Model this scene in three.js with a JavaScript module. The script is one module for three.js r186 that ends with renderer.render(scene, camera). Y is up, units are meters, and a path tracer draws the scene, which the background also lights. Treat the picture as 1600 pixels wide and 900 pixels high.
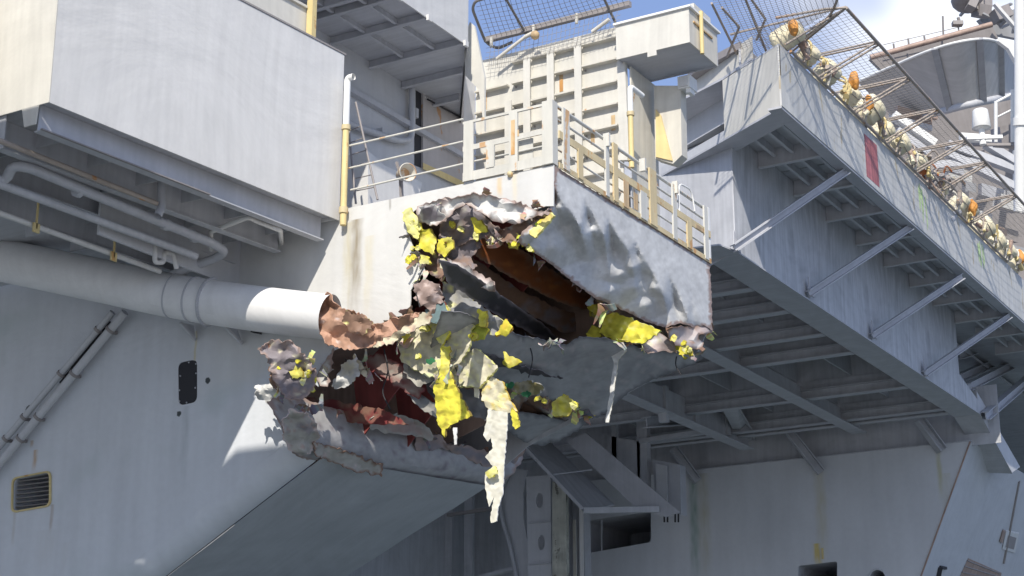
import * as THREE from 'three';
import { mergeGeometries, toCreasedNormals } from 'three/addons/utils/BufferGeometryUtils.js';
import { ImprovedNoise } from 'three/addons/math/ImprovedNoise.js';

// ---------- camera, sky, sun, exposure ----------
// World axes follow the ship: x runs along her side (away to the right), y up, -z inboard.
const scene = new THREE.Scene();
const F_PX = 2667, HORIZON = 1262, YAW = THREE.MathUtils.degToRad(30.67);
const PITCH = Math.atan((HORIZON - 450) / F_PX);
const EYE = new THREE.Vector3(0, 1.7, 0);
const camera = new THREE.PerspectiveCamera(2 * Math.atan(450 / F_PX) * 180 / Math.PI, 16 / 9, 0.1, 3000);
const FWD = new THREE.Vector3(Math.cos(YAW) * Math.cos(PITCH), Math.sin(PITCH), -Math.sin(YAW) * Math.cos(PITCH));
const RIGHT = new THREE.Vector3(Math.sin(YAW), 0, Math.cos(YAW));
const UPV = new THREE.Vector3().crossVectors(RIGHT, FWD);
camera.position.copy(EYE);
camera.lookAt(EYE.clone().add(FWD));

const renderer = new THREE.WebGLRenderer({ antialias: true });
renderer.toneMapping = THREE.LinearToneMapping;
renderer.toneMappingExposure = 1.75;
renderer.shadowMap.enabled = true;

const noise = new ImprovedNoise();
const N3 = (x, y, z) => noise.noise(x, y, z);
function fbm(x, y, z, o = 4) { let a = 0, s = 0.5; for (let i = 0; i < o; i++) { a += s * N3(x, y, z); x = x * 2.03 + 7.1; y = y * 2.03 + 3.7; z = z * 2.03 + 1.3; s *= 0.5; } return a; }
const sst = (a, b, x) => { const t = Math.min(1, Math.max(0, (x - a) / (b - a))); return t * t * (3 - 2 * t); };
const mix = (a, b, t) => a + (b - a) * t;
const mix3 = (a, b, t) => [mix(a[0], b[0], t), mix(a[1], b[1], t), mix(a[2], b[2], t)];
function rng(seed) { let s = seed | 0; return () => { s = (s + 0x6d2b79f5) | 0; let t = Math.imul(s ^ (s >>> 15), 1 | s); t = (t + Math.imul(t ^ (t >>> 7), 61 | t)) ^ t; return ((t ^ (t >>> 14)) >>> 0) / 4294967296; }; }

const SUNDIR = new THREE.Vector3(-1, 0.87, 0.45).normalize();
{ // blue sky with bright cumulus
  const w = 1536, h = 768, d = new Float32Array(w * h * 4);
  const cloudAt = new THREE.Vector3().addScaledVector(RIGHT, (1480 - 800) / F_PX).addScaledVector(UPV, (450 + 10) / F_PX).add(FWD).normalize();
  for (let j = 0; j < h; j++) {
    const el = ((j + 0.5) / h - 0.5) * Math.PI;
    for (let i = 0; i < w; i++) {
      const az = ((i + 0.5) / w - 0.5) * 2 * Math.PI;
      const x = Math.cos(el) * Math.cos(az), z = Math.cos(el) * Math.sin(az), y = Math.sin(el);
      const e = Math.max(0, y);
      let c = mix3([0.42, 0.52, 0.70], [0.045, 0.11, 0.31], Math.pow(e, 0.42));
      const sd = Math.max(0, x * SUNDIR.x + y * SUNDIR.y + z * SUNDIR.z);
      const glow = 0.35 * Math.pow(sd, 8);
      c = [c[0] + glow, c[1] + glow, c[2] + glow * 0.9];
      const k = 1 / (e + 0.35), g = x * cloudAt.x + y * cloudAt.y + z * cloudAt.z;
      let n = fbm(x * k * 2.2 + 3, z * k * 2.2, y * 1.5, 5) + 0.30 * sst(0.985, 0.9995, g);
      const cl = sst(0.1, 0.38, n);
      c = mix3(c, [0.74, 0.76, 0.80], cl * 0.95);
      if (y < 0) c = mix3(c, [0.18, 0.2, 0.22], sst(0, -0.05, y));
      const o = (j * w + i) * 4; d[o] = c[0]; d[o + 1] = c[1]; d[o + 2] = c[2]; d[o + 3] = 1;
    }
  }
  const t = new THREE.DataTexture(d, w, h, THREE.RGBAFormat, THREE.FloatType);
  t.mapping = THREE.EquirectangularReflectionMapping; t.magFilter = THREE.LinearFilter; t.minFilter = THREE.LinearFilter; t.needsUpdate = true;
  scene.background = t; scene.environment = t;
}
const sun = new THREE.DirectionalLight(new THREE.Color(1.0, 0.935, 0.83), 3.0);
sun.position.set(30, 12, -18).addScaledVector(SUNDIR, 150);
sun.target.position.set(30, 12, -18);
sun.castShadow = true; sun.shadow.radius = 1; sun.shadow.mapSize.set(4096, 4096);
Object.assign(sun.shadow.camera, { left: -70, right: 70, top: 60, bottom: -60, near: 1, far: 400 });
sun.name = 'sun'; scene.add(sun, sun.target);

// ---------- pixel -> point on a surface of the ship (photo pixels, 1600 x 900) ----------
const V = (s, y, n) => new THREE.Vector3(s, y, -n);
const rayOf = (px, py) => new THREE.Vector3().addScaledVector(RIGHT, (px - 800) / F_PX).addScaledVector(UPV, (450 - py) / F_PX).add(FWD);
const atS = (px, py, S) => { const d = rayOf(px, py); return EYE.clone().addScaledVector(d, (S - EYE.x) / d.x); };
const atN = (px, py, N) => { const d = rayOf(px, py); return EYE.clone().addScaledVector(d, (-N - EYE.z) / d.z); };
const atY = (px, py, Y) => { const d = rayOf(px, py); return EYE.clone().addScaledVector(d, (Y - EYE.y) / d.y); };
const atD = (px, py, D) => EYE.clone().addScaledVector(rayOf(px, py), D);
const atP = (px, py, p0, nr) => { const d = rayOf(px, py); return EYE.clone().addScaledVector(d, p0.clone().sub(EYE).dot(nr) / d.dot(nr)); };

// ---------- textures ----------
function dataTex(w, h, fn, srgb = true) {
  const d = new Uint8Array(w * h * 4);
  for (let j = 0; j < h; j++) for (let i = 0; i < w; i++) {
    const c = fn(i / w, j / h, i, j), o = (j * w + i) * 4;
    for (let k = 0; k < 3; k++) { let v = Math.min(1, Math.max(0, c[k])); if (srgb) v = v <= 0.0031308 ? 12.92 * v : 1.055 * Math.pow(v, 1 / 2.4) - 0.055; d[o + k] = Math.round(v * 255); }
    d[o + 3] = 255;
  }
  const t = new THREE.DataTexture(d, w, h, THREE.RGBAFormat);
  t.magFilter = THREE.LinearFilter; t.minFilter = THREE.LinearMipmapLinearFilter; t.generateMipmaps = true; t.wrapS = t.wrapT = THREE.RepeatWrapping;
  if (srgb) t.colorSpace = THREE.SRGBColorSpace; t.needsUpdate = true; return t;
}
// tileable noise: blend of the lattice over the period
function tn(u, v, fu, fv, sd, o = 4) {
  const TP = Math.PI * 2, a = u * TP, b = v * TP, r = 1 / TP;
  return fbm(Math.cos(a) * fu * r + sd, Math.sin(a) * fu * r + Math.cos(b) * fv * r * 1.3 + 5.1, Math.sin(b) * fv * r + sd * 0.37 + Math.cos(b) * fv * r, o);
}
const TILE = 6; // metres covered by one repeat of a paint texture
const FS = 512, field = (fu, fv, sd, o) => { const a = new Float32Array(FS * FS); for (let j = 0; j < FS; j++) for (let i = 0; i < FS; i++) a[j * FS + i] = tn(i / FS, j / FS, fu, fv, sd, o); return a; };
const FB = field(9, 9, 2, 4), FST = field(46, 3.2, 13, 3), FF = field(90, 90, 6, 2), FM = field(24, 7, 25, 3);
function paintTex(base, { blotch = 0.07, streak = 0.06, rust = 0.0, rustCol = [0.32, 0.14, 0.04], dirt = 0, seed = 1 } = {}) {
  const sh = (k) => Math.floor(Math.abs(Math.sin(seed * k)) * FS), ox = sh(12.9), oy = sh(78.2), px = sh(39.4), py = sh(5.7);
  return dataTex(FS, FS, (u, v, i, j) => {
    const k0 = ((j + oy) % FS) * FS + (i + ox) % FS, k1 = ((j + py) % FS) * FS + (i + px) % FS;
    const b = FB[k0], st = FST[k1], f = FF[k0], m = FM[k1];
    let k = 1 + blotch * b * 2 + streak * st * 2 + 0.05 * f;
    let c = [base[0] * k, base[1] * k, base[2] * k];
    if (rust > 0) { const r = sst(0.36 - rust, 0.5 - rust * 0.6, m + st * 0.5 + f * 0.35); c = mix3(c, mix3(rustCol, [rustCol[0] * 1.7, rustCol[1] * 1.9, rustCol[2] * 1.8], 0.5 + b), r * 0.8); }
    if (dirt > 0) { const r = sst(0.05, 0.45, b + f * 0.3); c = mix3(c, [c[0] * 0.55, c[1] * 0.54, c[2] * 0.52], r * dirt); }
    return c;
  });
}
const plateBump = dataTex(512, 512, (u, v) => { const p = 0.5 + 0.45 * tn(u, v, 5, 7, 3.3, 3) + 0.05 * tn(u, v, 60, 60, 8, 2); return [p, p, p]; }, false);
function paintMat(base, o = {}) {
  const m = new THREE.MeshStandardMaterial({ map: paintTex(base, o), roughness: o.rough ?? 0.6, metalness: 0, side: THREE.DoubleSide });
  if (o.bump !== 0) { m.bumpMap = plateBump; m.bumpScale = o.bump ?? 0.02; }
  return m;
}
const flat = (r, g, b, rough = 0.7, metal = 0) => new THREE.MeshStandardMaterial({ color: new THREE.Color().setRGB(r, g, b), roughness: rough, metalness: metal, side: THREE.DoubleSide });
const M = {
  hull: paintMat([0.50, 0.51, 0.53], { blotch: 0.06, streak: 0.05, rust: 0.0, seed: 2, bump: 0.035 }),
  pale: paintMat([0.60, 0.595, 0.58], { blotch: 0.04, streak: 0.06, seed: 4, bump: 0.03 }),
  cream: paintMat([0.56, 0.535, 0.47], { blotch: 0.08, streak: 0.1, rust: 0.07, seed: 6 }),
  creamClean: paintMat([0.57, 0.555, 0.505], { blotch: 0.06, streak: 0.08, rust: 0, seed: 6.5 }),
  yellowed: paintMat([0.62, 0.50, 0.24], { blotch: 0.1, streak: 0.1, rust: 0.1, rustCol: [0.36, 0.17, 0.05], seed: 7 }),
  rail: paintMat([0.56, 0.55, 0.50], { blotch: 0.1, streak: 0.12, rust: 0.15, rustCol: [0.38, 0.18, 0.05], seed: 8, bump: 0 }),
  railRusty: paintMat([0.56, 0.46, 0.27], { blotch: 0.12, streak: 0.12, rust: 0.2, rustCol: [0.36, 0.16, 0.045], seed: 9, bump: 0 }),
  white: paintMat([0.74, 0.74, 0.72], { blotch: 0.05, streak: 0.05, seed: 10, bump: 0 }),
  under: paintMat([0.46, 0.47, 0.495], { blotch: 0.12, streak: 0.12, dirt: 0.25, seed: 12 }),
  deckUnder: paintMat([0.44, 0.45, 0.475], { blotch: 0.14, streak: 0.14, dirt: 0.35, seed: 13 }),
  steelGrey: paintMat([0.43, 0.44, 0.47], { blotch: 0.1, streak: 0.08, rust: 0.0, seed: 14 }),
  greyPlate: paintMat([0.30, 0.305, 0.32], { blotch: 0.08, streak: 0.1, seed: 15 }),
  brownGrey: paintMat([0.26, 0.24, 0.235], { blotch: 0.12, streak: 0.1, dirt: 0.3, seed: 16 }),
  fascia: paintMat([0.50, 0.50, 0.485], { blotch: 0.1, streak: 0.16, rust: 0.03, rustCol: [0.30, 0.24, 0.16], dirt: 0.2, seed: 17 }),
  frame: paintMat([0.36, 0.31, 0.27], { blotch: 0.1, streak: 0.1, rust: 0.1, seed: 18, bump: 0 }),
  raft: paintMat([0.72, 0.66, 0.48], { blotch: 0.08, streak: 0.06, dirt: 0.2, seed: 19, bump: 0 }),
  orange: paintMat([0.60, 0.27, 0.06], { blotch: 0.3, streak: 0.2, dirt: 0.4, seed: 61, bump: 0 }),
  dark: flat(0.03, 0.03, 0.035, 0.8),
  wire: flat(0.16, 0.15, 0.14, 0.6),
  netGrey: flat(0.30, 0.28, 0.26, 0.7),
  redPaint: flat(0.42, 0.05, 0.07, 0.7),
  greenPaint: flat(0.42, 0.62, 0.22, 0.7),
  rustPlate: paintMat([0.32, 0.10, 0.03], { blotch: 0.3, streak: 0.25, rust: 0.2, rustCol: [0.20, 0.06, 0.02], dirt: 0.4, seed: 20 }),
  redLead: paintMat([0.22, 0.05, 0.045], { blotch: 0.2, streak: 0.2, dirt: 0.3, seed: 21 }),
  innerDark: paintMat([0.34, 0.245, 0.20], { blotch: 0.3, streak: 0.2, dirt: 0.3, seed: 22 }),
  concrete: paintMat([0.42, 0.41, 0.39], { blotch: 0.15, streak: 0.05, dirt: 0.2, seed: 23, rough: 0.9 }),
};

// ---------- geometry helpers ----------
function boxUV(g) { // uv in metres, from the side each face looks at
  if (g.index) g = g.toNonIndexed();
  if (!g.attributes.normal) g.computeVertexNormals();
  const p = g.attributes.position, uv = new Float32Array(p.count * 2), a = new THREE.Vector3(), b = new THREE.Vector3(), c = new THREE.Vector3();
  for (let i = 0; i < p.count; i += 3) {
    a.fromBufferAttribute(p, i); b.fromBufferAttribute(p, i + 1).sub(a); c.fromBufferAttribute(p, i + 2).sub(a); b.cross(c);
    const ax = Math.abs(b.x), ay = Math.abs(b.y), az = Math.abs(b.z);
    for (let k = 0; k < 3; k++) {
      a.fromBufferAttribute(p, i + k);
      let u, v; if (ax >= ay && ax >= az) { u = a.z; v = a.y; } else if (az >= ay) { u = a.x; v = a.y; } else { u = a.x; v = a.z; }
      uv[(i + k) * 2] = u / TILE; uv[(i + k) * 2 + 1] = v / TILE;
    }
  }
  g.setAttribute('uv', new THREE.BufferAttribute(uv, 2)); return g;
}
const merge = (gs) => { gs = gs.map((g) => { g = g.index ? g.toNonIndexed() : g; for (const k of Object.keys(g.attributes)) if (!['position', 'normal'].includes(k)) g.deleteAttribute(k); return g; }); return gs.length > 1 ? mergeGeometries(gs) : gs[0]; };
// axis-aligned block: along the ship s0..s1, up y0..y1, inboard n0..n1
function blk(s0, s1, y0, y1, n0, n1) { const g = new THREE.BoxGeometry(Math.abs(s1 - s0), Math.abs(y1 - y0), Math.abs(n1 - n0)); g.translate((s0 + s1) / 2, (y0 + y1) / 2, -(n0 + n1) / 2); return g; }
// a bar of rectangular section from p to q
function bar(p, q, w, h, up = new THREE.Vector3(0, 1, 0)) {
  const d = q.clone().sub(p), L = d.length(); d.normalize();
  const side = new THREE.Vector3().crossVectors(d, up); if (side.lengthSq() < 1e-6) side.set(1, 0, 0); side.normalize();
  const u2 = new THREE.Vector3().crossVectors(d, side);
  const g = new THREE.BoxGeometry(w, h, L); g.applyMatrix4(new THREE.Matrix4().makeBasis(side, u2, d.clone()));
  g.translate((p.x + q.x) / 2, (p.y + q.y) / 2, (p.z + q.z) / 2); return g;
}
function ibeam(p, q, w, h, t = 0.03, up = new THREE.Vector3(0, 1, 0)) { // rolled section: two flanges and a web
  const d = q.clone().sub(p).normalize(), side = new THREE.Vector3().crossVectors(d, up).normalize(), u = new THREE.Vector3().crossVectors(side, d);
  const o = (k) => [p.clone().addScaledVector(u, k), q.clone().addScaledVector(u, k)];
  return merge([bar(...o(-h / 2 + t / 2), w, t, up), bar(...o(h / 2 - t / 2), w, t, up), bar(p, q, t, h - 2 * t - 0.002, up)]);
}
function tbeam(p, q, w, h, t = 0.03, up = new THREE.Vector3(0, 1, 0)) { // stiffener hanging from p-q: web down, flange at its foot
  const d = q.clone().sub(p).normalize(), side = new THREE.Vector3().crossVectors(d, up).normalize(), u = new THREE.Vector3().crossVectors(side, d);
  const o = (k) => [p.clone().addScaledVector(u, k), q.clone().addScaledVector(u, k)];
  return merge([bar(...o(-h + t / 2), w, t, up), bar(...o(-(h - t) / 2), t, h - t - 0.002, up)]);
}
function rod(p, q, r, seg = 8) { const d = q.clone().sub(p), g = new THREE.CylinderGeometry(r, r, d.length(), seg, 1); g.applyQuaternion(new THREE.Quaternion().setFromUnitVectors(new THREE.Vector3(0, 1, 0), d.normalize())); g.translate((p.x + q.x) / 2, (p.y + q.y) / 2, (p.z + q.z) / 2); return g; }
function pipe(pts, r, bend = 0.2, seg = 10) { // polyline with rounded bends
  const path = new THREE.CurvePath(); let last = pts[0];
  for (let i = 1; i < pts.length - 1; i++) {
    const p = pts[i], a = pts[i - 1].clone().sub(p), b = pts[i + 1].clone().sub(p), k = Math.min(bend, a.length() * 0.45, b.length() * 0.45);
    const p0 = p.clone().addScaledVector(a.normalize(), k), p1 = p.clone().addScaledVector(b.normalize(), k);
    path.add(new THREE.LineCurve3(last, p0)); path.add(new THREE.QuadraticBezierCurve3(p0, p, p1)); last = p1;
  }
  path.add(new THREE.LineCurve3(last, pts[pts.length - 1]));
  return new THREE.TubeGeometry(path, Math.max(4, pts.length * 12), r, seg, false);
}
// a plate from a list of points on a plane, pushed back by t along dir
function plate(pts, dir, t) {
  const nr = new THREE.Vector3(); for (let i = 0; i < pts.length; i++) { const a = pts[i], b = pts[(i + 1) % pts.length]; nr.x += (a.y - b.y) * (a.z + b.z); nr.y += (a.z - b.z) * (a.x + b.x); nr.z += (a.x - b.x) * (a.y + b.y); } nr.normalize();
  const u = pts[1].clone().sub(pts[0]).normalize(), v = new THREE.Vector3().crossVectors(nr, u);
  const p2 = pts.map((p) => new THREE.Vector2(p.clone().sub(pts[0]).dot(u), p.clone().sub(pts[0]).dot(v)));
  const tri = THREE.ShapeUtils.triangulateShape(p2, []), pos = [], D = dir.clone().multiplyScalar(t), q = pts.map((p) => p.clone().add(D));
  const put = (...a) => a.forEach((p) => pos.push(p.x, p.y, p.z));
  for (const [a, b, c] of tri) { put(pts[a], pts[b], pts[c]); put(q[c], q[b], q[a]); }
  for (let i = 0; i < pts.length; i++) { const j = (i + 1) % pts.length; put(pts[i], q[i], pts[j], pts[j], q[i], q[j]); }
  const g = new THREE.BufferGeometry(); g.setAttribute('position', new THREE.Float32BufferAttribute(pos, 3)); g.computeVertexNormals(); return g;
}
// ---------- scene graph helpers ----------
const used = new Map();
function numbered(n) { const k = used.get(n) || 0; used.set(n, k + 1); return k ? n + '_' + String(k).padStart(3, '0') : n; }
const things = [];
function thing(name, label, category, group) { const o = new THREE.Group(); o.name = numbered(name); o.userData = { label, category }; if (group) o.userData.group = group; scene.add(o); things.push(o); return o; }
function part(parent, name, geo, mat, uv = true) {
  let g = Array.isArray(geo) ? merge(geo) : geo; if (uv) g = boxUV(g);
  const m = new THREE.Mesh(g, mat); m.name = name; m.castShadow = m.receiveShadow = true; parent.add(m); return m;
}
function structure(name, geo, mat, label, category) { const m = part(scene, name, geo, mat); m.name = numbered(name); m.userData = { kind: 'structure', label, category }; return m; }
function settle() { // move each thing's origin to the middle of its foot
  for (const t of things) {
    const b = new THREE.Box3().setFromObject(t), o = new THREE.Vector3((b.min.x + b.max.x) / 2, b.min.y, (b.min.z + b.max.z) / 2);
    for (const c of t.children) c.position.sub(o); t.position.copy(o);
  }
}
// ---------- surroundings outside the frame that light the ship from below ----------
structure('water', new THREE.PlaneGeometry(4000, 4000).rotateX(-Math.PI / 2).translate(0, -3, 0), new THREE.MeshStandardMaterial({ color: new THREE.Color().setRGB(0.08, 0.11, 0.12), roughness: 0.25 }), 'grey green harbour water alongside the ship', 'water');
structure('quay', blk(-150, 24, -4, 0, -160, 10), M.concrete, 'pale concrete quay beside the ship', 'quay');

const S0 = 23.7, N0 = 13.23, Y0 = 12.15;   // damaged sponson: aft face, outboard face, deck
const X = new THREE.Vector3(1, 0, 0), IN = new THREE.Vector3(0, 0, -1), UP = new THREE.Vector3(0, 1, 0), DOWN = new THREE.Vector3(0, -1, 0);

// plate with holes on a plane s = const, outline and holes given as [n, y]
function plateS(outer, holes, S, t) {
  const sh = new THREE.Shape(outer.map(([n, y]) => new THREE.Vector2(n, y)));
  for (const h of holes) sh.holes.push(new THREE.Path(h.map(([n, y]) => new THREE.Vector2(n, y))));
  const g = new THREE.ExtrudeGeometry(sh, { depth: t, bevelEnabled: false });
  // shape x -> z, y -> y, depth -> +s
  g.applyMatrix4(new THREE.Matrix4().makeBasis(new THREE.Vector3(0, 0, -1), new THREE.Vector3(0, 1, 0), new THREE.Vector3(1, 0, 0))); g.translate(S, 0, 0);
  return g;
}
const ny = (p) => [-p.z, p.y];
const pxS = (list, S) => list.map(([x, y]) => ny(atS(x, y, S)));
function rounded(c, r, k = 5) { // rounded corners on a polygon of [n, y]
  const out = []; const L = c.length;
  for (let i = 0; i < L; i++) {
    const p = new THREE.Vector2(...c[i]), a = new THREE.Vector2(...c[(i + L - 1) % L]).sub(p), b = new THREE.Vector2(...c[(i + 1) % L]).sub(p);
    const ra = Math.min(r, a.length() * 0.45), rb = Math.min(r, b.length() * 0.45); a.setLength(ra); b.setLength(rb);
    for (let j = 0; j <= k; j++) { const t = j / k, q = 1 - t; out.push([p.x + a.x * q * q + b.x * t * t, p.y + a.y * q * q + b.y * t * t]); }
  }
  return out;
}
const grow = (c, k) => { const m = c.reduce((a, p) => [a[0] + p[0] / c.length, a[1] + p[1] / c.length], [0, 0]); return c.map((p) => { const d = Math.hypot(p[0] - m[0], p[1] - m[1]); return [m[0] + (p[0] - m[0]) * (d + k) / d, m[1] + (p[1] - m[1]) * (d + k) / d]; }); };

// ---------- ship's hull far inboard ----------
{
  const t = thing('ship_hull', 'long grey ship side plating in the shade far behind the sponsons', 'hull');
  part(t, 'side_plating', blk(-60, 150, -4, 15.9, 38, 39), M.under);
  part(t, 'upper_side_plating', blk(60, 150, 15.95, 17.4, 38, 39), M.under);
}

// ---------- aft bulkhead of the sponson: big shaded wall, sunlit above the duct ----------
const wallTex = (() => { // covers n 13..31 (u) and y 2..13 (v)
  const W = 1080, H = 660, n0 = 13, n1 = 31, y0 = 2, y1 = 13;
  const runs = [ // brown and yellow runs seen on the plating: px x, px y top, px y bottom, half width px, colour, strength
    [558, 345, 495, 11, [0.20, 0.15, 0.07], 0.72], [545, 350, 480, 8, [0.46, 0.40, 0.22], 0.5], [578, 370, 500, 9, [0.56, 0.50, 0.33], 0.45],
    [307, 520, 590, 2, [0.55, 0.45, 0.12], 0.6], [56, 705, 740, 4, [0.45, 0.25, 0.08], 0.7], [82, 790, 830, 3, [0.30, 0.20, 0.12], 0.6], [50, 690, 700, 3, [0.4, 0.25, 0.1], 0.7],
    [292, 636, 760, 7, [0.36, 0.40, 0.42], 0.4], [24, 800, 850, 3, [0.35, 0.28, 0.18], 0.3], [782, 280, 310, 5, [0.66, 0.45, 0.2], 0.75], [805, 262, 330, 5, [0.75, 0.62, 0.35], 0.4],
    [75, 830, 900, 22, [0.55, 0.56, 0.57], 0.5], [103, 850, 900, 8, [0.55, 0.56, 0.57], 0.45], [610, 312, 330, 2, [0.2, 0.18, 0.16], 0.8],
  ].map(([x, a, b, w, c, k]) => { const p = atS(x, a, S0), q = atS(x, b, S0), r = atS(x + w, a, S0); return { n: -p.z, a: p.y, b: q.y, w: Math.abs(r.z - p.z), c, k }; });
  const spots = [[325, 595, 3], [280, 647, 2.4], [70, 640, 3], [45, 640, 4]].map(([x, y, r]) => { const p = atS(x, y, S0); return [-p.z, p.y, r * 0.0125]; });
  const t = dataTex(W, H, (u, v) => {
    const n = mix(n0, n1, u), y = mix(y0, y1, v);
    const b = fbm(n * 0.35, y * 0.35, 3.1, 4), st = fbm(n * 2.6, y * 0.22, 9.2, 3), f = fbm(n * 7, y * 7, 1.2, 3);
    let k = 1 + 0.13 * b + 0.14 * st + 0.05 * f;
    // shell plating: bluish grey below, mixed to neutral grey on the upper strake
    const pale = sst(9.1, 9.5, y + 0.5 * b + (n - 19) * 0.12) * sst(22, 19, n);
    let c = mix3([0.59, 0.615, 0.65], [0.585, 0.585, 0.57], pale); c = c.map((q) => q * k);
    const green = sst(0.05, 0.4, fbm(n * 0.5 + 4, y * 0.6, 7.7, 3)) * (1 - pale); c = mix3(c, [0.45, 0.51, 0.51], green * 0.6);
    for (const r of runs) {
      if (y > r.a + 0.02 || y < r.b - 0.3) continue;
      const dn = Math.abs(n - r.n + 0.05 * fbm(y * 3, r.n, 2.2, 3)) / r.w, len = (r.a - y) / Math.max(0.05, r.a - r.b);
      const g = sst(1.25, 0.1, dn) * sst(1.15, 0.5, len + 0.4 * fbm(n * 9, y * 0.8, 5, 2)) * (0.62 + 0.9 * fbm(n * 14, y * 2.2, 4, 3) + 0.25);
      c = mix3(c, r.c, Math.min(1, Math.max(0, g * r.k)));
    }
    for (const [sn, sy, r] of spots) if (Math.hypot(n - sn, y - sy) < r * 1.6 + 0.02 * f) c = [0.05, 0.06, 0.06];
    return c;
  });
  t.wrapS = t.wrapT = THREE.ClampToEdgeWrapping;
  return { t, n0, n1, y0, y1 };
})();
const wallMat = new THREE.MeshStandardMaterial({ map: wallTex.t, roughness: 0.5, bumpMap: plateBump.clone(), bumpScale: 0.02, side: THREE.DoubleSide });
wallMat.bumpMap.repeat.set(5, 3); wallMat.bumpMap.needsUpdate = true;
function wallUV(g) { if (g.index) g = g.toNonIndexed(); const p = g.attributes.position, uv = new Float32Array(p.count * 2); for (let i = 0; i < p.count; i++) { uv[i * 2] = (-p.getZ(i) - wallTex.n0) / (wallTex.n1 - wallTex.n0); uv[i * 2 + 1] = (p.getY(i) - wallTex.y0) / (wallTex.y1 - wallTex.y0); } g.setAttribute('uv', new THREE.BufferAttribute(uv, 2)); return g; }

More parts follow.
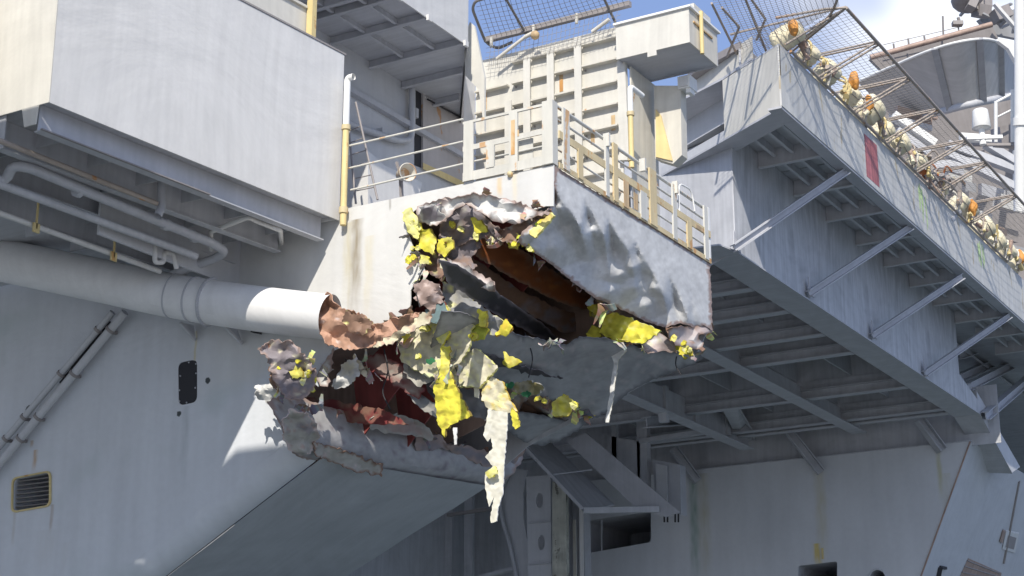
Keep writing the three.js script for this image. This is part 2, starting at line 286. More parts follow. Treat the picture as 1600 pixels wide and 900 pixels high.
const sponson = thing('torn_sponson', 'grey steel sponson with its outer corner torn open and crumpled', 'sponson');
const SEAM_A = [18.4, 7.63], SEAM_B = [21.84, 5.77], SD = (() => { const d = [SEAM_B[0] - SEAM_A[0], SEAM_B[1] - SEAM_A[1]], l = Math.hypot(...d); return [d[0] / l, d[1] / l]; })(), SE = [-SD[1], SD[0]], ROLL = 0.42;
{
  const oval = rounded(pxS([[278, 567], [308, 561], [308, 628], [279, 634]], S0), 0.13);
  const vent = rounded(pxS([[22, 749], [78, 738], [78, 789], [21, 799]], S0), 0.12);
  const seamEnd = [SEAM_A[0] + SD[0] * 8 + SE[0] * ROLL, SEAM_A[1] + SD[1] * 8 + SE[1] * ROLL], seamTop = [SEAM_A[0] + SE[0] * ROLL, SEAM_A[1] + SE[1] * ROLL];
  const r = rng(5), torn = [];
  const tear = [[428, 640], [422, 606], [436, 588], [470, 596], [497, 604], [508, 570], [520, 548], [545, 530], [575, 512], [612, 500], [640, 490], [646, 446], [664, 424], [643, 392], [636, 352], [652, 326], [700, 314], [742, 304], [790, 316], [828, 326], [865, 322]];
  for (let i = 0; i < tear.length - 1; i++) for (let k = 0; k < 4; k++) { const q = k / 4; torn.push([mix(tear[i][0], tear[i + 1][0], q) + (k ? (r() - 0.5) * 7 : 0), mix(tear[i][1], tear[i + 1][1], q) + (k ? (r() - 0.5) * 7 : 0)]); }
  torn.push(tear[tear.length - 1]);
  const outline = [[N0, Y0], [31, Y0], [31, 2], [seamEnd[0], seamEnd[1]], seamTop, ...pxS(torn, S0)];
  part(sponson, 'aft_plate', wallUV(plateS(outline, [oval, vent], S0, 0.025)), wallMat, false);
  // rolled lower corner of the wall
  const pos = [], idx = []; const K = 10, LN = 40;
  for (let j = 0; j <= LN; j++) for (let i = 0; i <= K; i++) {
    const a = (i / K) * Math.PI / 2, off = ROLL * (1 - Math.sin(a)), s = S0 + ROLL * (1 - Math.cos(a)), l = -0.02 + j / LN * 8.1;
    const n = SEAM_A[0] + SD[0] * l + SE[0] * off, y = SEAM_A[1] + SD[1] * l + SE[1] * off;
    pos.push(s, y + 0.012 * fbm(l * 0.9, i * 0.2, 3), -n);
    if (i < K && j < LN) { const o = j * (K + 1) + i; idx.push(o, o + 1, o + K + 1, o + 1, o + K + 2, o + K + 1); }
  }
  const g = new THREE.BufferGeometry(); g.setAttribute('position', new THREE.Float32BufferAttribute(pos, 3)); g.setIndex(idx); g.computeVertexNormals();
  part(sponson, 'rolled_corner', wallUV(g), wallMat, false);
  // flared bottom plating: ruled between the near and the far profile
  const near = (l) => [SEAM_A[0] + SD[0] * l, SEAM_A[1] + SD[1] * l - 0.02], far = (l) => { const t = l / 3.91; return [18.55 + (22.03 - 18.55) * t, 8.06 + (6.49 - 8.06) * t]; };
  const p2 = [], i2 = [], A2 = 36, B2 = 30;
  for (let j = 0; j <= B2; j++) for (let i = 0; i <= A2; i++) {
    const u = i / A2, l = -0.15 + j / B2 * 8.3, a = near(l), b = far(l), bow = 0.05 * fbm(u * 2.4, l * 0.5, 6, 3);
    p2.push(mix(S0 + ROLL + 0.015, 30.1, u), mix(a[1], b[1], u) + bow, -mix(a[0], b[0], u));
    if (i < A2 && j < B2) { const o = j * (A2 + 1) + i; i2.push(o, o + 1, o + A2 + 1, o + 1, o + A2 + 2, o + A2 + 1); }
  }
  const g2 = new THREE.BufferGeometry(); g2.setAttribute('position', new THREE.Float32BufferAttribute(p2, 3)); g2.setIndex(i2); g2.computeVertexNormals();
  part(sponson, 'flared_bottom_plate', g2, paintMat([0.42, 0.435, 0.45], { blotch: 0.1, streak: 0.05, seed: 31, bump: 0.03 }));
  part(sponson, 'bottom_seam', bar(V(S0 + ROLL + 0.03, SEAM_A[1] + 0.03, SEAM_A[0]), V(S0 + ROLL + 0.03, SEAM_A[1] + SD[1] * 8 + 0.03, SEAM_A[0] + SD[0] * 8), 0.05, 0.02), M.dark);
  // deck of the sponson and its far end
  part(sponson, 'deck_plate', blk(S0 + 0.03, 30.1, Y0 - 0.04, Y0 - 0.003, N0 + 0.03, 20), M.steelGrey);
  part(sponson, 'forward_plate', plate([V(30.07, Y0 - 0.05, N0 + 0.05), V(30.07, 10.8, N0 + 0.05), V(30.07, 10.25, 13.6), V(30.07, 8.85, 17.45), V(30.07, 8.1, 18.6), V(30.07, 5.5, 24.2), V(30.07, Y0 - 0.05, 24.2)], new THREE.Vector3(-1, 0, 0), 0.02), M.under);
  // hatch openings in the wall
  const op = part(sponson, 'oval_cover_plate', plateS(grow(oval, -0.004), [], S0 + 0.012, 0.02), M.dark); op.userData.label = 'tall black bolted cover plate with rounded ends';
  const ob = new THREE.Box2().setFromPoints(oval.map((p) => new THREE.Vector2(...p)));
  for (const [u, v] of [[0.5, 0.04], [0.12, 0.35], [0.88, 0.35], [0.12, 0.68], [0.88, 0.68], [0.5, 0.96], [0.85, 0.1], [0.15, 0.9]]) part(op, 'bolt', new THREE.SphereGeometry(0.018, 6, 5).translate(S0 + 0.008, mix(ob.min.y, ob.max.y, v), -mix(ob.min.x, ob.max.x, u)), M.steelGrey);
  const vf = part(sponson, 'vent_frame', plateS(grow(vent, 0.05), [grow(vent, 0.002)], S0 - 0.03, 0.028), M.yellowed);
  part(vf, 'vent_lining', plateS(grow(vent, 0.02), [grow(vent, -0.005)], S0 + 0.026, 2.6), M.under);
  part(vf, 'vent_back', plateS(grow(vent, 0.02), [], S0 + 2.63, 0.01), M.under);
  const vb = new THREE.Box2().setFromPoints(vent.map((p) => new THREE.Vector2(...p)));
  for (let i = 1; i < 8; i++) { const y = mix(vb.min.y, vb.max.y, i / 8); part(vf, 'vent_slat', blk(S0 + 0.04, S0 + 0.09, y - 0.012, y + 0.012, vb.min.x + 0.05, vb.max.x - 0.05), M.wire); }
}

// ---------- big box housing on the left ----------
const BOXF = [[17.02, 18.24], [23.66, 17.69]];
const onBox = (s, d = 0) => 18.24 + (17.69 - 18.24) * (s - 17.02) / (23.66 - 17.02) + d;
{
  const t = thing('box_housing', 'large pale grey windowless box housing hung from the ship side above the duct', 'housing');
  const yb = 11.93, yt = 15.215;
  const P = (s, y, d = 0) => V(s, y, onBox(s, d));
  part(t, 'outboard_panel', plate([P(17.02, yb), P(23.66, yb), P(23.66, yt), P(17.02, yt)], IN, 0.03), M.pale);
  part(t, 'aft_panel', plate([V(17.0, yb, 18.24), V(17.0, yt, 18.24), V(17.0, yt, 30), V(17.0, yb, 30)], X, 0.018), M.creamClean);
  part(t, 'roof', plate([P(17.02, yt - 0.06, 0.04), P(23.66, yt - 0.06, 0.04), V(23.66, yt - 0.06, 30), V(17.02, yt - 0.06, 30)], DOWN, 0.03), M.pale);
  part(t, 'forward_panel', plate([P(23.6, yb, 0.04), P(23.6, yt - 0.1, 0.04), V(23.6, yt - 0.1, 24), V(23.6, yb, 24)], new THREE.Vector3(-1, 0, 0), 0.02), M.pale);
  part(t, 'floor', plate([P(17.05, yb + 0.06, 0.04), P(23.58, yb + 0.06, 0.04), V(23.58, yb + 0.06, 30), V(17.05, yb + 0.06, 30)], UP, 0.02), M.deckUnder);
  part(t, 'roof_lip', plate([P(17.02, yt + 0.004, -0.015), P(23.7, yt + 0.004, -0.015), P(23.7, yt + 0.004, 0.12), P(17.02, yt + 0.004, 0.12)], UP, 0.035), M.brownGrey);
  // bulwark and post standing on the roof
  part(t, 'roof_bulwark', plate([P(17.1, yt + 0.045, 0.3), P(22.95, yt + 0.045, 0.3), P(22.95, yt + 0.72, 0.3), P(17.1, yt + 0.72, 0.3)], IN, 0.025), M.creamClean);
  part(t, 'roof_post', bar(P(22.98, yt + 0.04, 0.22), P(22.98, yt + 3.0, 0.22), 0.13, 0.13, X), M.yellowed);
  part(t, 'roof_bulwark_rail', bar(P(17.1, yt + 0.75, 0.3), P(22.9, yt + 0.75, 0.3), 0.1, 0.05), M.creamClean);
  // chord and deep frames below the floor
  const beams = (d, y1, y0, name, mat, s0 = 17.08, s1 = 23.5, flange = 0.16) => part(t, name, [plate([P(s0, y0, d), P(s1, y0, d), P(s1, y1, d), P(s0, y1, d)], IN, 0.02), bar(P(s0, y0 - 0.012, d), P(s1, y0 - 0.012, d), flange, 0.022)], mat);
  beams(0.28, yb + 0.055, 11.56, 'bottom_chord', M.steelGrey);
  beams(1.25, yb + 0.055, 11.5, 'floor_girder', M.under);
  beams(2.3, yb + 0.055, 11.45, 'floor_girder', M.under);
  beams(3.5, yb + 0.055, 11.4, 'floor_girder', M.under);
  for (let i = 0; i < 6; i++) { const s = 17.9 + i * 1.05; part(t, 'floor_frame', plate([P(s, yb + 0.055, 0.32), P(s, yb + 0.055, 5.0), P(s, 11.75, 5.0), P(s, 11.72, 0.32)], X, 0.02), M.deckUnder); }
  part(t, 'added_end_frame', plate([V(17.05, yb + 0.055, 19.2), V(17.05, yb + 0.055, 26), V(17.05, 11.4, 26), V(17.05, 11.4, 19.2)], X, 0.02), M.under);  // plate added to stop sun slipping under the aft end
  part(t, 'end_bracket', plate([V(16.99, 11.93, 18.45), V(16.99, 11.93, 18.8), V(16.99, 11.62, 18.72), V(16.99, 11.62, 18.48)], X, 0.02), M.creamClean);
  part(t, 'rusty_edge_strip', bar(P(17.05, 11.545, 0.17), P(20.6, 11.545, 0.17), 0.05, 0.02), M.brownGrey);
  // unseen box added aft, outside the frame, so its shade falls on the wall
  const t2 = thing('unseen_shade_box', 'unseen pale grey box added aft to shade the lower wall', 'housing');
  const t3 = thing('unseen_shade_block', 'unseen grey block added aft and shaped to shade the lower wall', 'sponson');
  part(t3, 'body', plate([V(12, 18.1, 12.4), V(12, 13.5, 12.4), V(12, 11.5, 19.5), V(12, 16.28, 19.5), V(12, 16.26, 15.98), V(12, 17.05, 15.45), V(12, 17.5, 15.2), V(12, 17.85, 14.98), V(12, 18.1, 14.6)], new THREE.Vector3(-1, 0, 0), 6), M.pale);  // unseen block, outline cut along sun rays to shade the lower wall
  part(t2, 'shell', blk(4, 16.7, 11.9, 15, 19.6, 30), M.pale);
}
{ // pipes under the housing
  const G = 'pipes under the box housing';
  const pp = (name, label, pts, r, mat, bend = 0.14) => { const t = thing(name, label, 'pipe', G); part(t, 'tube', pipe(pts, r, bend), mat); return t; };
  const Z = (x, y, Y) => atY(x, y, Y);
  const main = pp('drain_pipe', 'thick pale pipe with an upward jog running the length of the housing underside', [Z(-40, 270, 11.22), Z(8, 284, 11.22), Z(20, 258, 11.4), Z(46, 262, 11.4), Z(180, 318, 11.36), Z(332, 380, 11.33), Z(352, 392, 11.3), Z(340, 402, 11.25), Z(262, 432, 11.05)], 0.085, M.steelGrey);
  for (const [x, y] of [[118, 297], [255, 349], [300, 368]]) { const a = Z(x, y, 11.35), b = Z(x + 7, y + 3, 11.35); part(main, 'collar', rod(a, b, 0.105, 12), M.steelGrey); }
  pp('drain_pipe', 'straight grey pipe with short hangers between the jogged pipe and the thin pipe', [Z(-60, 266, 11.15), Z(306, 400, 11.15)], 0.07, M.under);
  const thin = pp('drain_pipe', 'thin pale pipe held by yellowed hangers just above the duct', [Z(-60, 310, 10.95), Z(0, 333, 10.95), Z(250, 424, 10.95)], 0.05, M.pale);
  for (const [x, y] of [[57, 350], [178, 395]]) { const a = Z(x, y, 10.95); part(thin, 'hanger', [bar(a.clone().add(new THREE.Vector3(0, -0.08, 0)), a.clone().add(new THREE.Vector3(0, 0.5, 0)), 0.03, 0.03, X), bar(a.clone().add(new THREE.Vector3(-0.07, -0.07, 0)), a.clone().add(new THREE.Vector3(0.07, -0.07, 0)), 0.03, 0.16)], M.yellowed); }
  pp('drain_pipe', 'short pale drop pipe with a union joint hanging from the floor girder', [atN(253, 278, 19.0), atN(253, 324, 19.0), atN(246, 338, 19.0)], 0.075, M.steelGrey);
  pp('drain_pipe', 'thin goose-neck pipe ending in a U beside the sunlit wall', [Z(330, 390, 11.35), Z(329, 362, 11.5), Z(388, 339, 11.6), Z(400, 345, 11.58), Z(438, 360, 11.5), atN(440, 382, 19.1), atN(448, 384, 19.1), atN(449, 356, 19.1)], 0.045, M.pale, 0.08);
  pp('drain_pipe', 'small kinked trap pipe above the flanged joint of the duct', [atN(242, 384, 20), atN(242, 410, 20), atN(256, 410, 20), atN(256, 394, 20), atN(270, 396, 20), atN(276, 420, 20)], 0.045, M.pale, 0.07);
  pp('drain_pipe', 'slim rust-edged bar pipe beneath the chord of the housing', [Z(-50, 200, 11.45), Z(245, 318, 11.45)], 0.045, M.frame);
}
{ // big duct
  const t = thing('ventilation_duct', 'fat round grey duct with a flanged joint running into the torn sponson corner', 'duct');
  const c = [atS(-160, 374, 21.0), atS(0, 406, 21.7), atS(150, 437, 22.25), atS(280, 464, 22.65), atS(400, 482, 22.95), atS(516, 496, 23.2)];
  const cv = new THREE.CatmullRomCurve3(c); const g = new THREE.TubeGeometry(cv, 90, 0.41, 40, false);
  part(t, 'shell', g, paintMat([0.70, 0.70, 0.70], { blotch: 0.07, streak: 0.05, rust: 0, seed: 33 }));
  const frameAt = (u) => ({ p: cv.getPointAt(u), d: cv.getTangentAt(u) });
  let fl; for (const [u, w, r] of [[0.655, 0.012, 0.425], [0.70, 0.015, 0.43], [0.735, 0.025, 0.445]]) { const f = frameAt(u), a = f.p.clone().addScaledVector(f.d, -w), b = f.p.clone().addScaledVector(f.d, w); fl = part(t, 'flange', rod(a, b, r, 40), M.steelGrey); }
  const f = frameAt(0.735), e1 = new THREE.Vector3().crossVectors(f.d, UP).normalize(), e2 = new THREE.Vector3().crossVectors(e1, f.d);
  for (let k = 0; k < 28; k++) { const a = k / 28 * Math.PI * 2, p = f.p.clone().addScaledVector(e1, Math.cos(a) * 0.446).addScaledVector(e2, Math.sin(a) * 0.446); part(fl, 'bolt', new THREE.SphereGeometry(0.018, 6, 4).translate(p.x, p.y, p.z), M.steelGrey); }
  for (const [x0, y0, x1, y1] of [[282, 504, 305, 531], [350, 508, 378, 537]]) part(t, 'support_bracket', [plate([atS(x0, y0, 23.2), atS(x0 + 20, y0 + 4, 23.66), atS(x1, y1, 23.66)], X, 0.02), bar(atS(x0, y0, 23.2), atS(x1, y1, 23.64), 0.05, 0.05)], M.under);
  const t2 = thing('wall_clip', 'tiny dark clip box on the wall under the duct', 'clip'); part(t2, 'case', bar(atS(395, 516, 23.6), atS(407, 518, 23.6), 0.1, 0.09), M.dark);
}
{ // two pipes climbing the wall to the duct
  const G = 'pipes climbing the shaded wall';
  for (const [dx, r, lab] of [[0, 0.065, 'slimmer pipe climbing the shaded wall to the duct, beside the thicker one'], [24, 0.085, 'thicker pipe climbing the shaded wall to the duct, beside the slim one']]) {
    const t = thing('climbing_pipe', lab, 'pipe', G), a = atS(-62 + dx, 770, 23.52), b = atS(176 + dx * 0.8, 488, 23.5);
    const tu = part(t, 'tube', rod(a, b, r, 14), M.hull);
    for (const u of [0.3, 0.42, 0.66, 0.9]) { const p = a.clone().lerp(b, u), q = a.clone().lerp(b, u + 0.012); part(tu, 'clamp', rod(p, q, r + 0.02, 14), M.brownGrey); const w = p.clone(); w.x = S0 - 0.005; part(tu, 'clamp_foot', bar(p, w, 0.06, 0.06), M.brownGrey); }
  }
  const t = thing('dark_strip', 'near-black strip behind the climbing pipes', 'strip'); part(t, 'strip', bar(atS(95, 600, 23.63), atS(172, 502, 23.63), 0.1, 0.03, X), M.dark);  // near-black bar lying along the climbing pipes
}

// ---------- wall, platform and bulwark behind the sponson deck ----------
const NB = 20, SG = 32;
{
  const t = thing('deckhouse_wall', 'grey shaded wall behind the sponson deck with a raised rusty panel', 'wall');
  part(t, 'wall_plate', blk(20, SG, 11, 19.3, NB, NB + 0.05), M.hull);
  const q = [[661, 118], [725, 152], [725, 292], [661, 262]].map(([x, y]) => atN(x, y, NB - 0.06));
  const pnl = part(t, 'raised_panel', plate(q, IN, 0.055), paintMat([0.42, 0.395, 0.39], { rust: 0.03, seed: 36 })); pnl.userData.label = 'pinkish grey raised door panel with rust along its foot';
  part(t, 'dark_gap_strip', plate([[648, 112], [658, 117], [658, 262], [648, 258]].map(([x, y]) => atN(x, y, NB - 0.012)), IN, 0.01), M.dark);  // flat near-black strip; the gap's shade is put into its colour
  part(t, 'panel_foot_rust', plate([[661, 254], [725, 284], [725, 294], [661, 264]].map(([x, y]) => atN(x, y, NB - 0.07)), IN, 0.008), M.yellowed);
  for (const [a, b] of [[[668, 155], [724, 186]], [[664, 210], [724, 240]]]) part(t, 'panel_rod', rod(atN(...a, NB - 0.1), atN(...b, NB - 0.1), 0.02), M.dark);
  part(t, 'pale_block', plate([[575, 235], [600, 258], [660, 285], [648, 330], [575, 330]].map(([x, y]) => atN(x, y, NB - 1.0)), IN, 0.9), M.pale);  // solid pale block standing out from the wall foot
  const c = thing('wall_conduit', 'bent conduit climbing the shaded wall beside the raised panel', 'conduit');
  part(c, 'tube', pipe([atN(538, 190, NB - 0.14), atN(560, 199, NB - 0.14), atN(622, 220, NB - 0.14), atN(642, 219, NB - 0.14), atN(644, 195, NB - 0.14), atN(644, 100, NB - 0.14)], 0.075, 0.3), M.under);
  for (const [x, y] of [[590, 209], [643, 178]]) part(c, 'clamp', blk(atN(x, y, NB).x - 0.05, atN(x, y, NB).x + 0.05, atN(x, y, NB).y - 0.12, atN(x, y, NB).y + 0.1, NB - 0.16, NB), M.under);
}
{ // stencilled markings on the raised panel
  const t = thing('stencil_marking', 'two lines of faded white stencilled writing on the raised panel', 'marking');
  const r = rng(77);
  for (const [x0, y0, n] of [[663, 144, 6], [664, 150, 10]]) for (let i = 0; i < n; i++) { const x = x0 + i * 3.1, y = y0 + i * 1.45, h = 2.6 + r(); part(t, 'letter', [plate([[x, y], [x + 0.8, y + 0.4], [x + 0.8, y + h + 0.4], [x, y + h]].map(([a, b]) => atN(a, b, NB - 0.066)), IN, 0.003), plate([[x, y + h * (i % 2 ? 0 : 0.5)], [x + 2, y + h * (i % 2 ? 0 : 0.5) + 0.9], [x + 2, y + h * (i % 2 ? 0 : 0.5) + 1.7], [x, y + h * (i % 2 ? 0 : 0.5) + 0.8]].map(([a, b]) => atN(a, b, NB - 0.0672)), IN, 0.001)], M.white); }
}
{
  const t = thing('overhead_platform', 'grey box platform jutting out overhead with stiffened underside and flared end', 'platform');
  const n0 = 17.55, y = 17.02, s1 = 27.75;
  part(t, 'outboard_panel', blk(19, s1, y, 18.75, n0, n0 + 0.03), M.pale);
  part(t, 'bottom_plate', plate([V(19, y + 0.16, n0 + 0.032), V(s1, y + 0.16, n0 + 0.032), V(31.3, y + 0.16, NB - 0.002), V(19, y + 0.16, NB - 0.002)], UP, 0.02), M.under);
  part(t, 'top_plate', plate([V(19, 18.72, n0 + 0.032), V(s1, 18.72, n0 + 0.032), V(31.3, 18.72, NB - 0.002), V(19, 18.72, NB - 0.002)], UP, 0.02), M.pale);
  part(t, 'end_panel', plate([V(s1 + 0.002, y, n0), V(s1 + 0.002, 18.75, n0), V(31.35, 18.75, NB - 0.01), V(31.35, y, NB - 0.01)], X, 0.03), M.pale);
  for (const px of [[500, 14], [565, 12], [655, 32], [722, 70]]) {
    const s = Math.min(s1 - 0.1, atY(px[0], px[1], y).x);
    const cb = part(t, 'cross_beam', tbeam(V(s, y + 0.155, n0 + 0.04), V(s, y + 0.155, NB - 0.02), 0.1, 0.17, 0.025), M.steelGrey);
    part(cb, 'beam_end', blk(s - 0.06, s + 0.06, y - 0.07, y + 0.05, n0 - 0.06, n0 - 0.002), M.pale);
  }
  for (const [s, n] of [[28.9, 18.4], [30.1, 19.25]]) part(t, 'cross_beam', tbeam(V(s, y + 0.155, n), V(s, y + 0.155, NB - 0.02), 0.1, 0.17, 0.025), M.steelGrey);
  for (const d of [0.75, 1.55]) part(t, 'longitudinal_stiffener', tbeam(V(19.1, y + 0.156, n0 + d), V(s1 - 0.05, y + 0.156, n0 + d), 0.07, 0.13, 0.02), M.under);
  part(t, 'flared_wing', plate([[724, 64], [734, 34], [741, 40], [757, 120], [757, 205], [748, 140], [727, 118]].map(([x, yy]) => atS(x, yy, 28.25)), X, 0.06), M.creamClean);
  part(t, 'edge_angle', bar(V(24, 16.2, NB - 0.08), V(31.4, 16.2, NB - 0.08), 0.14, 0.12), M.steelGrey);
}
{ // ribbed bulkhead
  const t = thing('ribbed_bulkhead', 'sunlit cream bulkhead stiffened by a grid of flat ribs under the safety net', 'bulkhead');
  const P = (x, y) => ny(atS(x, y, SG));
  const yAt = (x, y) => atS(x, y, SG).y, nAt = (x) => -atS(x, 150, SG).z;
  const top = yAt(962, 42), left = NB - 0.01, right = nAt(972);
  part(t, 'bulkhead_plate', blk(SG, SG + 0.04, 12.1, top, right, left), M.creamClean);
  const ys = [61, 95, 130, 165, 199, 234, 268, 302, 336].map((y) => yAt(963, y));
  const xs = [800, 829, 866, 909].map(nAt);
  const ends = [left, ...xs, right];
  ys.forEach((y, j) => { for (let i = 0; i < ends.length - 1; i++) { if (j === 0 && i < 1) continue; part(t, 'horizontal_rib', blk(SG - 0.15, SG - 0.001, y - 0.02, y + 0.02, ends[i] - 0.062, ends[i + 1] + 0.062), M.cream); } });
  xs.forEach((n, i) => part(t, 'vertical_rib', [blk(SG - 0.19, SG - 0.16, 12.2, ys[i === 0 ? 2 : 0] + [0.1, 0.0, 0.12, 0.2][i], n - 0.09, n + 0.09), blk(SG - 0.158, SG - 0.001, 12.2, ys[i === 0 ? 2 : 0], n - 0.02, n + 0.02)], M.creamClean));
  for (const [x, y, h] of [[877, 117, 26], [758, 145, 34], [958, 180, 24], [926, 205, 20]]) { const a = atS(x, y, SG - 0.008), b = atS(x, y + h, SG - 0.008); part(t, 'rust_patch', blk(SG - 0.012, SG - 0.003, b.y, a.y, -a.z - 0.045, -a.z + 0.05), M.orangeRust ??= paintMat([0.50, 0.36, 0.20], { blotch: 0.3, streak: 0.4, rust: 0.26, rustCol: [0.34, 0.14, 0.03], seed: 41, bump: 0 })); }
  const r = rng(9); for (let i = 0; i < 14; i++) { const k = 1 + (i % 7), nn = ends[1 + (i % 4)] - 0.12, y = ys[k] - 0.07; part(t, 'bolt_head', new THREE.SphereGeometry(0.025, 6, 5).translate(SG - 0.02, y, -nn), M.brownGrey); }
}
// ---------- rails on the sponson deck ----------
{
  const t = thing('corner_railing', 'cream flat-bar guard rail across the aft edge of the torn sponson', 'railing');
  const n = (x) => -atS(x, 220, S0 - 0.02).z, Yt = atS(858, 160, S0).y, yb = Y0 + 0.02, ym = Yt - 0.5;
  const nl = n(724), nr = N0;
  const col = (x, w, y0, y1, m = M.rail, nm = 'post') => part(t, nm, blk(S0 - 0.05, S0 - 0.012, y0, y1, n(x) - w / 2, n(x) + w / 2), m);
  col(733, 0.2, yb, Yt - 0.02); col(767, 0.16, yb + 0.16, ym - 0.08); col(803, 0.17, yb, Yt - 0.01, M.rail);
  part(t, 'corner_post', blk(S0 - 0.05, S0 + 0.13, yb, Yt + 0.02, N0 - 0.01, N0 + 0.2), M.rail);
  part(t, 'top_bar', blk(S0 - 0.045, S0 - 0.005, Yt - 0.06, Yt - 0.015, N0 + 0.2, nl), M.rail);
  part(t, 'middle_bar', blk(S0 - 0.04, S0 - 0.016, ym - 0.075, ym + 0.02, N0 + 0.2, nl), M.rail);
  part(t, 'kick_plate', blk(S0 - 0.035, S0 - 0.02, yb, yb + 0.17, N0 + 0.2, nl), M.rail);
  part(t, 'low_rod', rod(V(S0 + 0.03, yb + 0.37, N0 + 0.2), V(S0 + 0.03, yb + 0.37, nl), 0.02), M.rail);
  part(t, 'backing_plate', blk(S0 + 0.06, S0 + 0.075, yb + 0.1, ym - 0.06, n(803) - 0.02, n(829)), M.rail);
  part(t, 'rust_patch', [blk(S0 - 0.058, S0 - 0.052, yb + 0.3, Yt - 0.2, n(806), n(800)), blk(S0 - 0.046, S0 - 0.041, ym - 0.02, ym + 0.1, n(812), n(806))], M.orangeRust);
  part(t, 'scupper_knob', new THREE.SphereGeometry(0.055, 8, 6).translate(...atS(797, 272, S0 - 0.03).toArray()), M.railRusty);
  // wires to the stand pipe
  const w = thing('lifeline_wire', 'three slack guard wires strung from the stand pipe to the flat-bar rail', 'wire');
  for (const [a, b] of [[[541, 229], [724, 186]], [[545, 263], [724, 221]], [[548, 297], [724, 256]]]) part(w, 'wire', rod(atS(...a, S0 - 0.04), atS(...b, S0 - 0.04), 0.02), M.rail);
}
{
  const t = thing('side_railing', 'rust-stained cream guard rail along the outboard edge of the torn sponson', 'railing');
  const s = (x) => atN(x, 300, N0 - 0.02).x, Yt = atS(858, 160, S0).y, yb = Y0 + 0.02, ym = Yt - 0.52, s1 = 30.1;
  const xs = [[884, 0.17], [906, 0.13], [948, 0.10], [961, 0.13], [1004, 0.2], [1019, 0.22], [1052, 0.13], [1074, 0.16], [1100, 0.13]];
  xs.forEach(([x, w], i) => part(t, 'post', blk(s(x) - w * 0.65, s(x) + w * 0.65, yb, i % 3 === 1 ? ym - 0.08 : Yt - 0.02, N0 - 0.05, N0 - 0.012), i % 2 ? M.railRusty : M.rail));
  part(t, 'top_rod', rod(V(S0 + 0.1, Yt - 0.02, N0 + 0.03), V(s1, Yt - 0.02, N0 + 0.03), 0.032), M.rail);
  part(t, 'upper_rod', rod(V(S0 + 0.1, Yt - 0.26, N0 + 0.03), V(s1, Yt - 0.26, N0 + 0.03), 0.022), M.rail);
  part(t, 'middle_bar', blk(S0 + 0.14, s1, ym - 0.11, ym + 0.03, N0 - 0.04, N0 - 0.016), M.railRusty);
  part(t, 'kick_bar', blk(S0 + 0.14, s1, yb - 0.03, yb + 0.07, N0 - 0.035, N0 - 0.018), M.railRusty);
  part(t, 'low_rod', rod(V(S0 + 0.1, yb + 0.33, N0 + 0.03), V(s1, yb + 0.33, N0 + 0.03), 0.018), M.rail);
  for (const x of [947, 1003, 1053]) part(t, 'hinge_post', bar(V(s(x), Yt - 0.2, N0 - 0.05), V(s(x), Yt + 0.05, N0 - 0.05), 0.12, 0.06, X), M.rail);
  part(t, 'end_post', blk(s1 - 0.05, s1 + 0.03, yb, Yt + 0.02, N0 - 0.02, N0 + 0.08), M.white);
  part(t, 'bent_rod', pipe([V(s(1062), ym, N0), V(s(1062), Yt + 0.12, N0), V(s(1082), Yt + 0.16, N0), V(s(1086), Yt - 0.25, N0)], 0.018, 0.2, 6), M.white);
  part(t, 'rust_patch', [blk(s(972), s(980), yb, ym - 0.1, N0 - 0.058, N0 - 0.052), blk(s(990), s(996), yb + 0.1, ym - 0.2, N0 - 0.03, N0 - 0.02), blk(s(1084), s(1096), ym - 0.1, ym - 0.02, N0 - 0.046, N0 - 0.042)], M.orangeRust);
}
